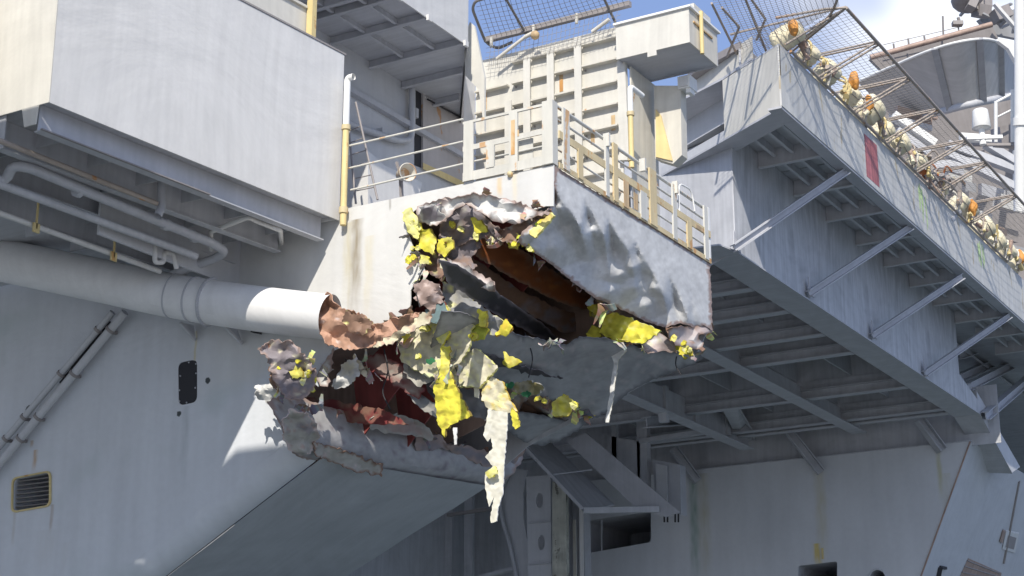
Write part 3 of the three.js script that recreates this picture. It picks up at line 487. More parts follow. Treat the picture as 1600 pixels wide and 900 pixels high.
{ // stand pipes, ladder, horn
  const sp = (x, y0, y1, S, cap, label) => {
    const t = thing('stand_pipe', label, 'pipe'), a = atS(x, y1, S), b = a.clone(); b.y = atS(x, y0, S).y; const m = a.clone().lerp(b, 0.66);
    const lt = part(t, 'lower_tube', rod(a, m, 0.06, 12), M.yellowed);
    part(t, 'upper_tube', pipe([m, b, b.clone().add(new THREE.Vector3(...cap))], 0.062, 0.12, 12), M.white);
    part(lt, 'collar', rod(m.clone().add(new THREE.Vector3(0, -0.05, 0)), m.clone().add(new THREE.Vector3(0, 0.04, 0)), 0.085, 12), M.railRusty);
    part(lt, 'collar', rod(a.clone().lerp(m, 0.12), a.clone().lerp(m, 0.18), 0.085, 12), M.railRusty);
  };
  sp(536, 124, 352, S0 - 0.12, [0, 0, 0.14], 'white and yellow stand pipe with a bent top at the end of the box housing');
  sp(987, 134, 262, SG - 1.2, [0.5, -0.05, 0.05], 'slim white stand pipe beside the yellowed column below the cream locker');
  const l = thing('deck_ladder', 'thin steep ladder leaning behind the guard wires beside the stand pipe', 'ladder');
  const a0 = atS(556, 318, 24.6), b0 = atS(542, 168, 24.9), a1 = atS(590, 312, 24.6), b1 = atS(556, 160, 24.9);
  part(l, 'stringer', rod(a0, b0, 0.022), M.brownGrey); part(l, 'stringer', rod(a1, b1, 0.022), M.brownGrey);
  for (let i = 1; i < 7; i++) part(l, 'rung', rod(a0.clone().lerp(b0, i / 8), a1.clone().lerp(b1, i / 8), 0.012), M.brownGrey);
  const h = thing('deck_horn', 'cream round flood lamp housing on a short bracket behind the guard wires', 'lamp');
  const c = atS(626, 274, 26.2), e = atS(640, 268, 26.0);
  const g = new THREE.LatheGeometry([[0.02, -0.02], [0.11, 0], [0.13, 0.1], [0.15, 0.26], [0.19, 0.3], [0.19, 0.34], [0.165, 0.34], [0.12, 0.16], [0, 0.14]].map(([x, y]) => new THREE.Vector2(x, y)), 20);
  g.applyQuaternion(new THREE.Quaternion().setFromUnitVectors(UP, e.clone().sub(c).normalize())); g.translate(c.x, c.y, c.z);
  part(h, 'housing', g, M.cream); part(h, 'bracket', [bar(c, c.clone().add(new THREE.Vector3(0.1, -0.9, 0)), 0.06, 0.06, X), bar(c.clone().add(new THREE.Vector3(0, 0.3, -0.1)), c, 0.05, 0.05, X)], M.brownGrey);
}
{ // cream locker and column
  const t = thing('cream_locker', 'sunlit cream box locker projecting below the corner of the flight deck', 'locker');
  const S = 31.6, a = atS(962, 38, S), b = atS(1076, 12, S), yb = atS(1076, 66, S).y, yt = b.y, nl = -a.z, nr = -b.z;
  part(t, 'aft_panel', blk(S, S + 0.03, yb, yt, nr, nl), M.creamClean);
  part(t, 'outboard_panel', blk(S + 0.032, S + 1.5, yb, yt, nr, nr + 0.03), M.cream);
  part(t, 'floor', blk(S + 0.032, S + 1.5, yb + 0.03, yb + 0.06, nr + 0.032, nl), M.steelGrey);
  part(t, 'forward_panel', blk(S + 1.5, S + 1.53, yb, yt, nr, nl), M.steelGrey);
  part(t, 'inboard_panel', blk(S + 0.032, S + 1.5, yb, yt, nl - 0.03, nl - 0.001), M.steelGrey);
  part(t, 'roof', blk(S - 0.06, S + 1.6, yt + 0.002, yt + 0.05, nr - 0.06, nl + 0.04), M.white);
  part(t, 'drip_tab', blk(S - 0.004, S + 0.028, yb - 0.12, yb - 0.002, -atS(1018, 84, S).z - 0.12, -atS(1018, 84, S).z + 0.1), M.creamClean);
  part(t, 'corner_pipe', rod(V(S + 0.5, yb - 0.1, nr - 0.07), V(S + 0.5, yt + 0.1, nr - 0.07), 0.05), M.yellowed);
  part(t, 'rust_edge', blk(S + 0.2, S + 1.2, yt - 0.28, yt - 0.24, nr - 0.035, nr - 0.001), M.orangeRust);
  part(t, 'hood', [blk(S + 0.4, S + 1.3, yt + 0.052, yt + 0.3, nr + 0.05, nr + 0.6)], M.creamClean);
  const c = thing('yellowed_column', 'tall yellowed box column between the ribbed bulkhead and the perforated wall', 'column');
  const S2 = 31.85, q = (x, y) => ny(atS(x, y, S2));
  part(c, 'face_plate', plateS([q(964, 96), q(976, 94), q(983, 250), q(968, 250)], [], S2, 0.12), M.creamClean);
  part(c, 'web_plate', plateS([q(994, 112), q(1036, 112), q(1038, 222), q(1024, 236), q(996, 228)], [], S2 + 0.9, 0.3), M.cream);
  part(c, 'yellow_flange', plateS([q(998, 150), q(1006, 160), q(1024, 232), q(998, 226)], [], S2 + 0.86, 0.035), M.yellowed);
  part(c, 'side_plate', plate([V(S2 + 0.13, 12.2, q(984, 200)[0]), V(S2 + 0.13, q(984, 100)[1], q(984, 200)[0]), V(33.3, q(984, 100)[1], q(984, 200)[0]), V(33.3, 12.2, q(984, 200)[0])], IN, 0.04), M.cream);
  const b2 = thing('junction_box', 'small white box fitting hung beneath the cream locker', 'box');
  const bc = atS(1068, 132, 32.8); part(b2, 'case', blk(32.7, 33.1, bc.y - 0.13, bc.y + 0.17, -bc.z - 0.2, -bc.z + 0.1), M.white); part(b2, 'lid', blk(32.66, 32.698, bc.y - 0.1, bc.y + 0.13, -bc.z - 0.16, -bc.z + 0.06), M.pale);
  part(b2, 'foot', blk(32.75, 33.0, bc.y - 0.24, bc.y - 0.132, -bc.z - 0.18, -bc.z - 0.08), M.white);
}

// ---------- flight deck overhang ----------
const ND = 13.8, YD = 17.86, YT = 19.45, SC = 36.0;     // outboard edge, underside, ledge, corner
{
  const t = thing('flight_deck_edge', 'flight deck overhang with streaky white fascia and dark stiffened underside', 'flight deck');
  const CH = [38.9, 18.6];
  part(t, 'fascia_plate', blk(SC, 150, YD, YT, ND, ND + 0.05), M.fascia);
  part(t, 'fascia_lower_lip', blk(SC, 150, YD - 0.06, YD - 0.002, ND + 0.02, ND + 0.36), M.steelGrey);
  const CM = [37.25, 15.85];
  part(t, 'corner_fascia', plate([V(SC, YD, ND), V(SC, YT, ND), V(CM[0], YT, CM[1]), V(CM[0], YD, CM[1])], X, 0.05), M.creamClean);
  part(t, 'corner_recess_wall', plate([V(37.75, YD + 0.1, 15.2), V(37.75, 20.1, 15.2), V(41.6, 20.1, 21.6), V(41.6, YD + 0.1, 21.6)], X, 0.05), M.hull);
  part(t, 'corner_floor', plate([V(SC + 0.06, YD + 0.43, ND + 0.06), V(41.25, YD + 0.43, ND + 0.06), V(41.25, YD + 0.43, 19.2), V(CH[0] + 0.05, YD + 0.43, CH[1])], UP, 0.03), M.hull);
  part(t, 'corner_roof', plate([V(CM[0] - 0.7, YT + 0.05, CM[1] - 1.1), V(CM[0] + 0.05, YT + 0.05, CM[1]), V(CH[0] - 0.3, YT + 0.05, CH[1]), V(41.2, YT + 0.05, 19.4), V(41, YT + 0.05, 14.6)], UP, 0.06), M.steelGrey);
  part(t, 'corner_lower_lip', plate([V(SC, YD - 0.003, ND), V(SC + 1.0, YD - 0.003, ND + 0.3), V(CH[0] + 0.75, YD - 0.003, CH[1]), V(CH[0], YD - 0.003, CH[1])], DOWN, 0.05), M.steelGrey);
  part(t, 'corner_sill', plate([V(CM[0], YD, CM[1]), V(CM[0], YD + 0.22, CM[1]), V(CH[0], YD + 0.22, CH[1]), V(CH[0], YD, CH[1])], X, 0.05), M.hull);
  part(t, 'corner_inner_skirt', plate([V(SC + 1.0, YD - 0.06, ND + 0.35), V(SC + 1.0, YD - 0.002, ND + 0.35), V(CH[0] + 0.76, YD - 0.002, CH[1]), V(CH[0] + 0.76, YD - 0.06, CH[1])], X, 0.03), M.under);
  part(t, 'deck_edge_coaming', plate([V(37.0, YT + 0.06, 14.9), V(37.0, 20.35, 14.9), V(39.4, 20.35, 18.6), V(39.4, YT + 0.06, 18.6)], X, 0.05), M.creamClean);
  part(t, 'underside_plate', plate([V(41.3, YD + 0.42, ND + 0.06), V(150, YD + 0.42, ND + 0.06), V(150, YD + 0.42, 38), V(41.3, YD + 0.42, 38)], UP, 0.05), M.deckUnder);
  part(t, 'ledge_plate', plate([V(SC, YT + 0.002, ND), V(150, YT + 0.002, ND), V(150, YT + 0.002, 15.3), V(SC + 0.9, YT + 0.002, 15.3)], UP, 0.04), M.steelGrey);
  part(t, 'deck_plate', plate([V(SC + 1.2, 20.2, 15.3), V(150, 20.2, 15.3), V(150, 20.2, 60), V(52, 20.2, 60), V(44, 20.2, 22), V(SC + 2, 20.2, 17)], UP, 0.2), M.brownGrey);
  part(t, 'ledge_coaming', blk(SC + 1.2, 150, YT + 0.05, 20.19, 15.3, 15.35), M.steelGrey);
  // stiffeners of the underside
  const NW = 15.9;
  for (let i = 0; i < 11; i++) { const s = 37.05 + i * 2.5; if (i) { const cb = part(t, 'cross_beam', blk(s - 0.015, s + 0.015, YD - 0.02, YD + 0.41, ND + 0.1, NW - 0.01), M.under); part(cb, 'beam_flange', blk(s - 0.07, s + 0.07, YD - 0.05, YD - 0.021, ND + 0.37, NW - 0.01), M.hull); } }
  for (const n of [14.42, 14.9, 15.4]) for (let i = 0; i < 10; i++) { const s = 37.05 + i * 2.5; const sf = part(t, 'stiffener', blk(s + 0.05, s + 2.44, YD + 0.19, YD + 0.41, n - 0.01, n + 0.01), M.under); part(sf, 'stiffener_flange', blk(s + 0.05, s + 2.44, YD + 0.165, YD + 0.189, n - 0.045, n + 0.045), M.hull); }
  // deep outboard girder: web, bottom flange, knee
  const YR = 15.02, SW0 = 37.8, SW1 = atN(1497, 560, NW).x, RK = atN(1529, 645, NW);
  part(t, 'girder_web', plate([V(SW0, YR, NW), V(RK.x, YR, NW), V(RK.x, YR + 0.5, NW), V(SW1, YR + 1.0, NW), V(SW1, YD + 0.4, NW), V(SW0, YD + 0.4, NW)], IN, 0.03), paintMat([0.46, 0.47, 0.495], { blotch: 0.2, streak: 0.2, dirt: 0.3, seed: 44 }));
  part(t, 'girder_bottom_flange', plate([V(SW0 - 0.8, YR - 0.002, NW + 0.1), V(SW0, YR - 0.002, NW - 0.06), V(RK.x, YR - 0.002, NW - 0.06), V(RK.x, YR - 0.002, NW + 0.86), V(SW0 - 0.9, YR - 0.002, NW + 0.86)], DOWN, 0.04), M.steelGrey);
  const k1 = atN(1582, 738, NW), k2 = atN(1545, 737, NW + 0.86), rk2 = V(RK.x, YR, NW + 0.86);
  part(t, 'girder_knee', plate([V(RK.x, YR - 0.003, NW - 0.06), k1, k2, rk2], DOWN, 0.05), M.steelGrey);
  part(t, 'knee_web', plate([V(RK.x, YR, NW), V(RK.x, YR + 0.8, NW), k1.clone().add(new THREE.Vector3(1.2, 0.4, 0)), k1], IN, 0.03), M.hull);
  part(t, 'recess_wall', plate([V(SW0, YR, NW + 0.02), V(SW0, YD + 0.4, NW + 0.02), V(SW0 + 1.4, YD + 0.4, 19.5), V(SW0 + 1.4, YR - 0.6, 19.5)], X, 0.03), M.under);
  for (const [a, b] of [[[1322, 262], [1147, 388]], [[1422, 352], [1264, 459]], [[1503, 432], [1363, 525]], [[1577, 493], [1445, 584]]]) {
    const p = atN(...a, ND + 0.16), q = atN(...b, NW - 0.12); p.y = Math.min(p.y, YD - 0.05);
    const st = part(t, 'strut', ibeam(p, q, 0.2, 0.2, 0.03), M.steelGrey);
    part(st, 'strut_gusset', plate([q, q.clone().add(new THREE.Vector3(0.45, 0, 0)), q.clone().add(new THREE.Vector3(0.05, 0.5, 0))], IN, 0.03), M.steelGrey);
  }
  for (const [a, b, n] of [[[1500, 590], [1600, 545], 17], [[1500, 555], [1600, 520], 17], [[1512, 605], [1610, 555], 16.4], [[1540, 650], [1610, 590], 15.7], [[1495, 530], [1600, 500], 17.6]]) part(t, 'end_bracket', ibeam(atN(...a, n), atN(...b, n), 0.3, 0.3, 0.03), M.steelGrey);
  // painted patches on the fascia
  const patch = (x0, y0, x1, y1, mat, nm) => { const a = atN(x0, y0, ND), b = atN(x1, y1, ND); const m = part(t, nm, blk(a.x, b.x, YD + 0.15, YT - 0.2, ND - 0.006, ND - 0.002), mat); return m; };
  patch(1352, 240, 1372, 262, paintMat([0.40, 0.13, 0.14], { blotch: 0.3, streak: 0.5, dirt: 0.4, seed: 45, bump: 0 }), 'red_paint_patch');
  const gp = paintMat([0.46, 0.60, 0.30], { blotch: 0.2, streak: 0.3, seed: 46, bump: 0 });
  const rs = rng(12); for (const [x0, y0, w] of [[1436, 322, 15], [1528, 402, 17]]) for (let k = 0; k < 7; k++) { const x = x0 + rs() * w, a = atN(x, y0, ND), d = 0.04 + 0.08 * rs(), t1 = YT - 0.1 - 0.3 * rs(), l = 0.3 + rs() * 0.8; part(t, 'green_paint_run', plate([V(a.x, t1, ND - 0.003 - k * 0.001), V(a.x + d, t1 - 0.1 * rs(), ND - 0.003 - k * 0.001), V(a.x + d + 0.05, t1 - l * 0.8, ND - 0.003 - k * 0.001), V(a.x + d * 0.5, t1 - l, ND - 0.003 - k * 0.001)], new THREE.Vector3(0, 0, 1), 0.001), gp); }
}
// safety nets: pipe frames and wire mesh
function mesh4(p00, p10, p11, p01, step, r) { // wires across a quad
  const gs = [], nu = Math.max(2, Math.round(p00.distanceTo(p10) / step)), nv = Math.max(2, Math.round(p00.distanceTo(p01) / step));
  const sag = (p, u, v) => p.clone().add(new THREE.Vector3(0, -0.12 * Math.sin(Math.PI * u) * Math.sin(Math.PI * v), 0));
  const at = (u, v) => sag(p00.clone().lerp(p10, u).lerp(p01.clone().lerp(p11, u), v), u, v);
  for (let i = 1; i < nu; i++) for (let k = 0; k < 4; k++) gs.push(rod(at(i / nu, k / 4), at(i / nu, (k + 1) / 4), r, 4));
  for (let j = 1; j < nv; j++) for (let k = 0; k < 4; k++) gs.push(rod(at(k / 4, j / nv), at((k + 1) / 4, j / nv), r, 4));
  return merge(gs);
}
const NETG = 'safety nets along the flight deck edge';
{
  const N1 = 12.25, Y1 = 20.3;
  const nodes = [[1322, 12], [1372, 70], [1422, 127], [1467, 180], [1511, 231], [1542, 264], [1588, 314], [1640, 372]].map(([x]) => { // along the outer rail
    let lo = 30, hi = 90; for (let i = 0; i < 40; i++) { const m = (lo + hi) / 2; const p = V(m, Y1, N1).sub(EYE), z = p.dot(FWD), xx = 800 + F_PX * p.dot(RIGHT) / z; if (xx < x) lo = m; else hi = m; } return (lo + hi) / 2;
  });
  const lab = ['first net bay outboard of the flight deck, next to its corner', 'net bay of twin struts beside the second pair of rafts', 'net bay in front of the curved gallery tub', 'net bay below the white lamp drum', 'short net bay above the machinery pile', 'net bay outboard of the yellowish rafts', 'last net bay at the edge of the view'];
  for (let i = 0; i < nodes.length - 1; i++) {
    const a = nodes[i], b = nodes[i + 1], t = thing('safety_net', lab[i], 'net', NETG);
    part(t, 'outer_rail', rod(V(a, Y1, N1), V(b, Y1, N1), 0.045, 8), M.frame);
    part(t, 'lower_rail', rod(V(a + 0.05, YT + 0.08, ND - 0.06), V(b + 0.05, YT + 0.08, ND - 0.06), 0.04, 8), M.frame);
    for (const d of i === 0 ? [0] : [-0.09, 0.09]) part(t, 'strut', rod(V(a + d, Y1, N1), V(a + d - 0.35, YT + 0.08, ND - 0.07), 0.03, 7), M.frame);
    for (const d of i === 0 ? [0] : [-0.07, 0.07]) part(t, 'arm', rod(V(a + d, Y1 + 0.03, N1), V(a + d, Y1 + 0.03, 15.3), 0.028, 7), M.frame);
    part(t, 'mesh', mesh4(V(a, Y1, N1), V(b, Y1, N1), V(b, Y1, 14.9), V(a, Y1, 14.9), 0.16, 0.0055), M.netGrey);
  }
}
{ // net round the corner of the deck
  const t = thing('safety_net', 'net with curved pipe frame at the chamfered corner of the flight deck', 'net', NETG);
  const Y1 = 20.15, y = (x, yy) => atY(x, yy, Y1);
  part(t, 'frame', pipe([y(1296, -60), y(1312, -8), y(1296, 28), y(1256, 60), y(1215, 84), y(1176, 94), y(1160, 100)], 0.035, 0.5, 8), M.frame);
  for (const [a, b] of [[[1112, 5], [1160, 102]], [[1162, -8], [1202, 92]], [[1172, -4], [1196, 30]], [[1196, 30], [1182, 62]], [[1128, 12], [1155, 42]], [[1155, 42], [1136, 88]], [[1108, -4], [1205, -20]], [[1212, 28], [1290, 14]], [[1290, 14], [1322, 12]], [[1322, 12], [1218, 96]]]) part(t, 'frame_bar', rod(y(...a), y(...b), 0.032, 7), M.frame);
  part(t, 'mesh', mesh4(y(1108, -10), y(1300, -40), y(1312, 10), y(1165, 100), 0.13, 0.0055), M.netGrey);
  const p = (x, yy) => atY(x, yy, 20.12);
  part(t, 'mesh_apron', mesh4(p(1160, 100), p(1218, 92), p(1322, 12), p(1296, 24), 0.13, 0.0055), M.netGrey);
}
{ // net over the ribbed bulkhead
  const t = thing('safety_net', 'net on a dark pipe frame above the ribbed bulkhead, blue sky behind it', 'net', NETG);
  const y = (x, yy) => atS(x, yy, 31.85 - 0.9 * (63 - (x - 758) * 0.25 - yy) / 60); // net frame leaning up and outward from the deck edge
  part(t, 'frame', pipe([y(800, -14), y(742, 2), y(738, 14), y(757, 62), y(764, 70), y(778, 76), y(800, 66)], 0.035, 0.2, 8), M.wire);
  for (const [a, b] of [[[787, -8], [822, 53]], [[942, -6], [962, 36]]]) part(t, 'frame_bar', rod(y(...a), y(...b), 0.032, 7), M.wire);
  part(t, 'mesh', mesh4(y(742, 4), y(960, -50), y(985, 8), y(762, 64), 0.13, 0.0055), M.wire);
  part(t, 'deck_edge_bar', bar(atS(758, 63, 31.9), atS(985, 6, 31.9), 0.12, 0.13), M.brownGrey);
  part(t, 'mesh_skirt', mesh4(atS(760, 68, 31.75), atS(972, 16, 31.75), atS(962, 58, 31.8), atS(757, 112, 31.8), 0.12, 0.005), M.netGrey);
  for (const [x, yy] of [[768, 64], [834, 45], [901, 27]]) part(t, 'stanchion', bar(atS(x, yy - 6, 31.8), atS(x, yy + 10, 31.8), 0.06, 0.05, X), M.cream);
  part(t, 'hinge_arm', [rod(atS(776, 92, 31.7), atS(820, 58, 31.7), 0.04), rod(atS(820, 58, 31.7), atS(832, 52, 31.7), 0.05)], M.cream); part(t, 'hinge_arm', rod(atS(925, 50, 31.7), atS(952, 30, 31.7), 0.045), M.cream);
  part(t, 'rusty_hinge', new THREE.SphereGeometry(0.11, 10, 8).translate(...atS(836, 55, 31.6).toArray()), M.orangeRust);
}
{ // life raft canisters on the ledge
  const r = rng(21);
  const prof = [[0, -0.62], [0.2, -0.6], [0.3, -0.53], [0.345, -0.42], [0.35, -0.06], [0.375, -0.055], [0.375, 0.055], [0.35, 0.06], [0.345, 0.42], [0.3, 0.53], [0.2, 0.6], [0, 0.62]].map(([x, y]) => new THREE.Vector2(x, y));
  const shell = boxUV(new THREE.LatheGeometry(prof, 18)), band = new THREE.TorusGeometry(0.356, 0.018, 6, 20).rotateX(Math.PI / 2);
  const proto = new THREE.Group();
  const mk = (g, m, n, y = 0) => { const o = new THREE.Mesh(g, m); o.name = n; o.position.y = y; o.castShadow = o.receiveShadow = true; proto.add(o); };
  mk(shell, M.raft, 'shell'); mk(band, M.brownGrey, 'strap', -0.27); mk(band, M.brownGrey, 'strap', 0.27);
  for (let i = 0; i < 16; i++) { if (i === 8 || i === 9) continue;
    const s = 36.9 + i * 1.42 + 0.5 * (r() - 0.5), o = proto.clone(); o.name = numbered('life_raft'); scene.add(o);
    o.position.set(s, YT + 0.56 + 0.1 * r(), -(13.85 + 0.16 * r())); { const k = 0.7 + 0.42 * r(); o.scale.set(k * (0.9 + 0.25 * r()), k * (0.6 + 0.25 * r()), k); }; o.rotation.set(Math.PI / 2 - 0.6 + 0.5 * (r() - 0.5), 0, 0.5 * (r() - 0.5));
    o.userData = { label: 'cream life raft canister strapped on the ledge of the flight deck', category: 'life raft', group: 'life rafts along the flight deck ledge' };
    if ([0, 3, 4, 11, 15].includes(i)) { const c = thing('orange_cover', 'crumpled orange canvas cover beside a life raft on the deck ledge', 'cover', 'orange covers between the life rafts');
      const g = new THREE.IcosahedronGeometry(0.13 + 0.07 * r(), 3); const p = g.attributes.position; for (let k = 0; k < p.count; k++) { const q = 1 + 0.5 * N3(p.getX(k) * 5 + i * 3, p.getY(k) * 5, p.getZ(k) * 5); p.setXYZ(k, p.getX(k) * q * 0.8, p.getY(k) * q * 1.5, p.getZ(k) * q * 0.8); } g.computeVertexNormals(); g.translate(s - 0.62 + 0.4 * (r() - 0.5), YT + 0.5 + 0.3 * r(), -13.55); part(c, 'canvas', g, M.orange); }
  }
  for (let i = 0; i < 16; i++) { const s = 37.5 + i * 1.42, t = thing('raft_cradle', 'rusty pipe cradle with lashings between the life rafts on the deck ledge', 'cradle', 'cradles between the life rafts');
    for (const d of [-0.12, 0.14]) part(t, 'cradle_pipe', pipe([V(s + d, YT + 0.06, 13.7), V(s + d + 0.05, YT + 0.5 + 0.3 * r(), 13.55), V(s + d + 0.1, YT + 0.95, 13.95 + 0.2 * r())], 0.035, 0.2, 6), [M.frame, M.cream, M.yellowed][Math.floor(r() * 3)]);
    for (let k = 0; k < 4; k++) part(t, 'lashing', rod(V(s + r() * 0.7 - 0.35, YT + 0.1 + r() * 0.5, 13.6), V(s + r() * 0.7 - 0.35, YT + 0.2 + r() * 0.6, 13.5 + r() * 0.3), 0.04 + 0.05 * r(), 7), [M.raft, M.brownGrey, M.yellowed, M.frame, M.innerDark][Math.floor(r() * 5)]);
  }
  const t = thing('machinery_pile', 'dark jumble of hoses and rusty fittings on the ledge between the life rafts', 'machinery');
  for (let i = 0; i < 34; i++) { const s = 46.6 + r() * 2.8, y = YT + 0.1 + r() * 0.75, n = 13.45 + r() * 0.6, d = new THREE.Vector3(r() - 0.5, r() - 0.5, r() - 0.5).multiplyScalar(0.9); part(t, i % 3 ? 'hose' : 'fitting', i % 3 ? pipe([V(s, y, n), V(s, y, n).add(d), V(s, y, n).add(d).add(new THREE.Vector3(0.2, -0.2, 0.1))], 0.03, 0.15, 6) : rod(V(s, y, n), V(s, y, n).addScaledVector(d, 0.35), 0.09, 9), [M.brownGrey, M.rustPlate, M.innerDark, M.frame][i % 4]); }
  part(t, 'tray', bar(atN(1482, 344, ND + 0.1), atN(1515, 312, ND + 0.1), 0.25, 0.1), M.steelGrey);
}
// ---------- framing below the flight deck, inboard of the deep girder ----------
{
  const t = thing('gallery_framing', 'dark framing of crossed beams under the gallery deck beyond the deep girder', 'framing');
  const Y = 15.0;
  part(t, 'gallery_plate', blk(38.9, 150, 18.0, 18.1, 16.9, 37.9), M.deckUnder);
  for (const n of [18.7, 20.62, 23.1, 25.5, 28.5, 32]) part(t, 'added_cell_web', blk(39, 60.2, 15.66, 17.99, n - 0.02, n + 0.02), M.deckUnder);  // webs added to close the cells and keep them dark
  const lines = [[[1114, 462], [1242, 442]], [[1114, 505], [1225, 484]], [[1114, 548], [1276, 518]], [[1160, 575], [1322, 545]], [[1258, 625], [1345, 606]], [[1300, 660], [1420, 632]]];
  for (const [a, b] of lines) { const p = atY(a[0], a[1], Y), q = V(p.x, Y, 16.78); const cb = part(t, 'cross_beam', blk(p.x - 0.02, p.x + 0.02, Y + 0.03, Y + 0.62, 16.8, 37), M.under); part(cb, 'beam_flange', blk(p.x - 0.16, p.x + 0.16, Y - 0.01, Y + 0.028, 16.8, 37), M.steelGrey); part(cb, 'beam_flange', blk(p.x - 0.16, p.x + 0.16, Y + 0.3, Y + 0.33, 16.8, 37), M.under); part(t, 'beam_plate', blk(p.x + 0.02, p.x + 0.04, Y + 0.63, 17.99, 16.8, 37), M.deckUnder); }
  for (const s of [58.5]) part(t, 'cross_beam', ibeam(V(s, Y + 0.3, 37), V(s, Y + 0.3, 16.8), 0.3, 0.62, 0.04), M.under);
  const lng = (a, b, w, h, n) => { const p = atY(...a, n), q = atY(...b, n); q.z = p.z; const up = V(p.x, p.y + h / 2 - 0.02, -p.z); const lb = part(t, 'longitudinal_beam', blk(p.x, q.x, p.y + 0.04, p.y + h, -p.z - 0.02, -p.z + 0.02), M.under); part(lb, 'beam_flange', blk(p.x, q.x, p.y, p.y + 0.039, -p.z - w / 2, -p.z + w / 2), M.steelGrey); };
  lng([1085, 542], [1350, 677], 0.55, 0.6, 14.9);
  lng([905, 588], [1160, 704], 0.55, 0.9, 14.7);
  const P = (x, y, n) => atN(x, y, n);
  part(t, 'beam_end_plate', plate([[1150, 640], [1178, 676], [1180, 706], [1160, 700], [1128, 650]].map(([x, y]) => atY(x, y, 15)).map((p, i) => p.add(new THREE.Vector3(0, i % 2 ? 0 : 0.3, 0))), X, 0.04), M.under);
  // hanging ladder-like frame between the two longitudinals
  for (const [x0, y0, y1] of [[1030, 605, 660], [1076, 592, 664], [1125, 585, 680]]) { const a = atN(x0, y0, 25), b = atN(x0, y1, 25); part(t, 'hanger', blk(a.x - 0.12, a.x + 0.12, b.y, a.y, 24.7, 25), M.under); }
  for (const [a, b] of [[[1000, 600], [1240, 560]], [[1165, 585], [1300, 605]], [[1010, 660], [1300, 640]]]) part(t, 'brace', ibeam(atN(...a, 26), atN(...b, 25.2), 0.4, 0.4, 0.04), M.steelGrey);
  const tk = thing('round_trunk', 'round grey trunk lying between the beams under the gallery deck', 'pipe'); part(tk, 'tube', rod(atN(1190, 572, 22), atN(1330, 600, 21), 0.35, 20), M.under); part(tk, 'flange', rod(atN(1294, 592, 21.25), atN(1299, 593, 21.22), 0.4, 20), M.steelGrey);
}
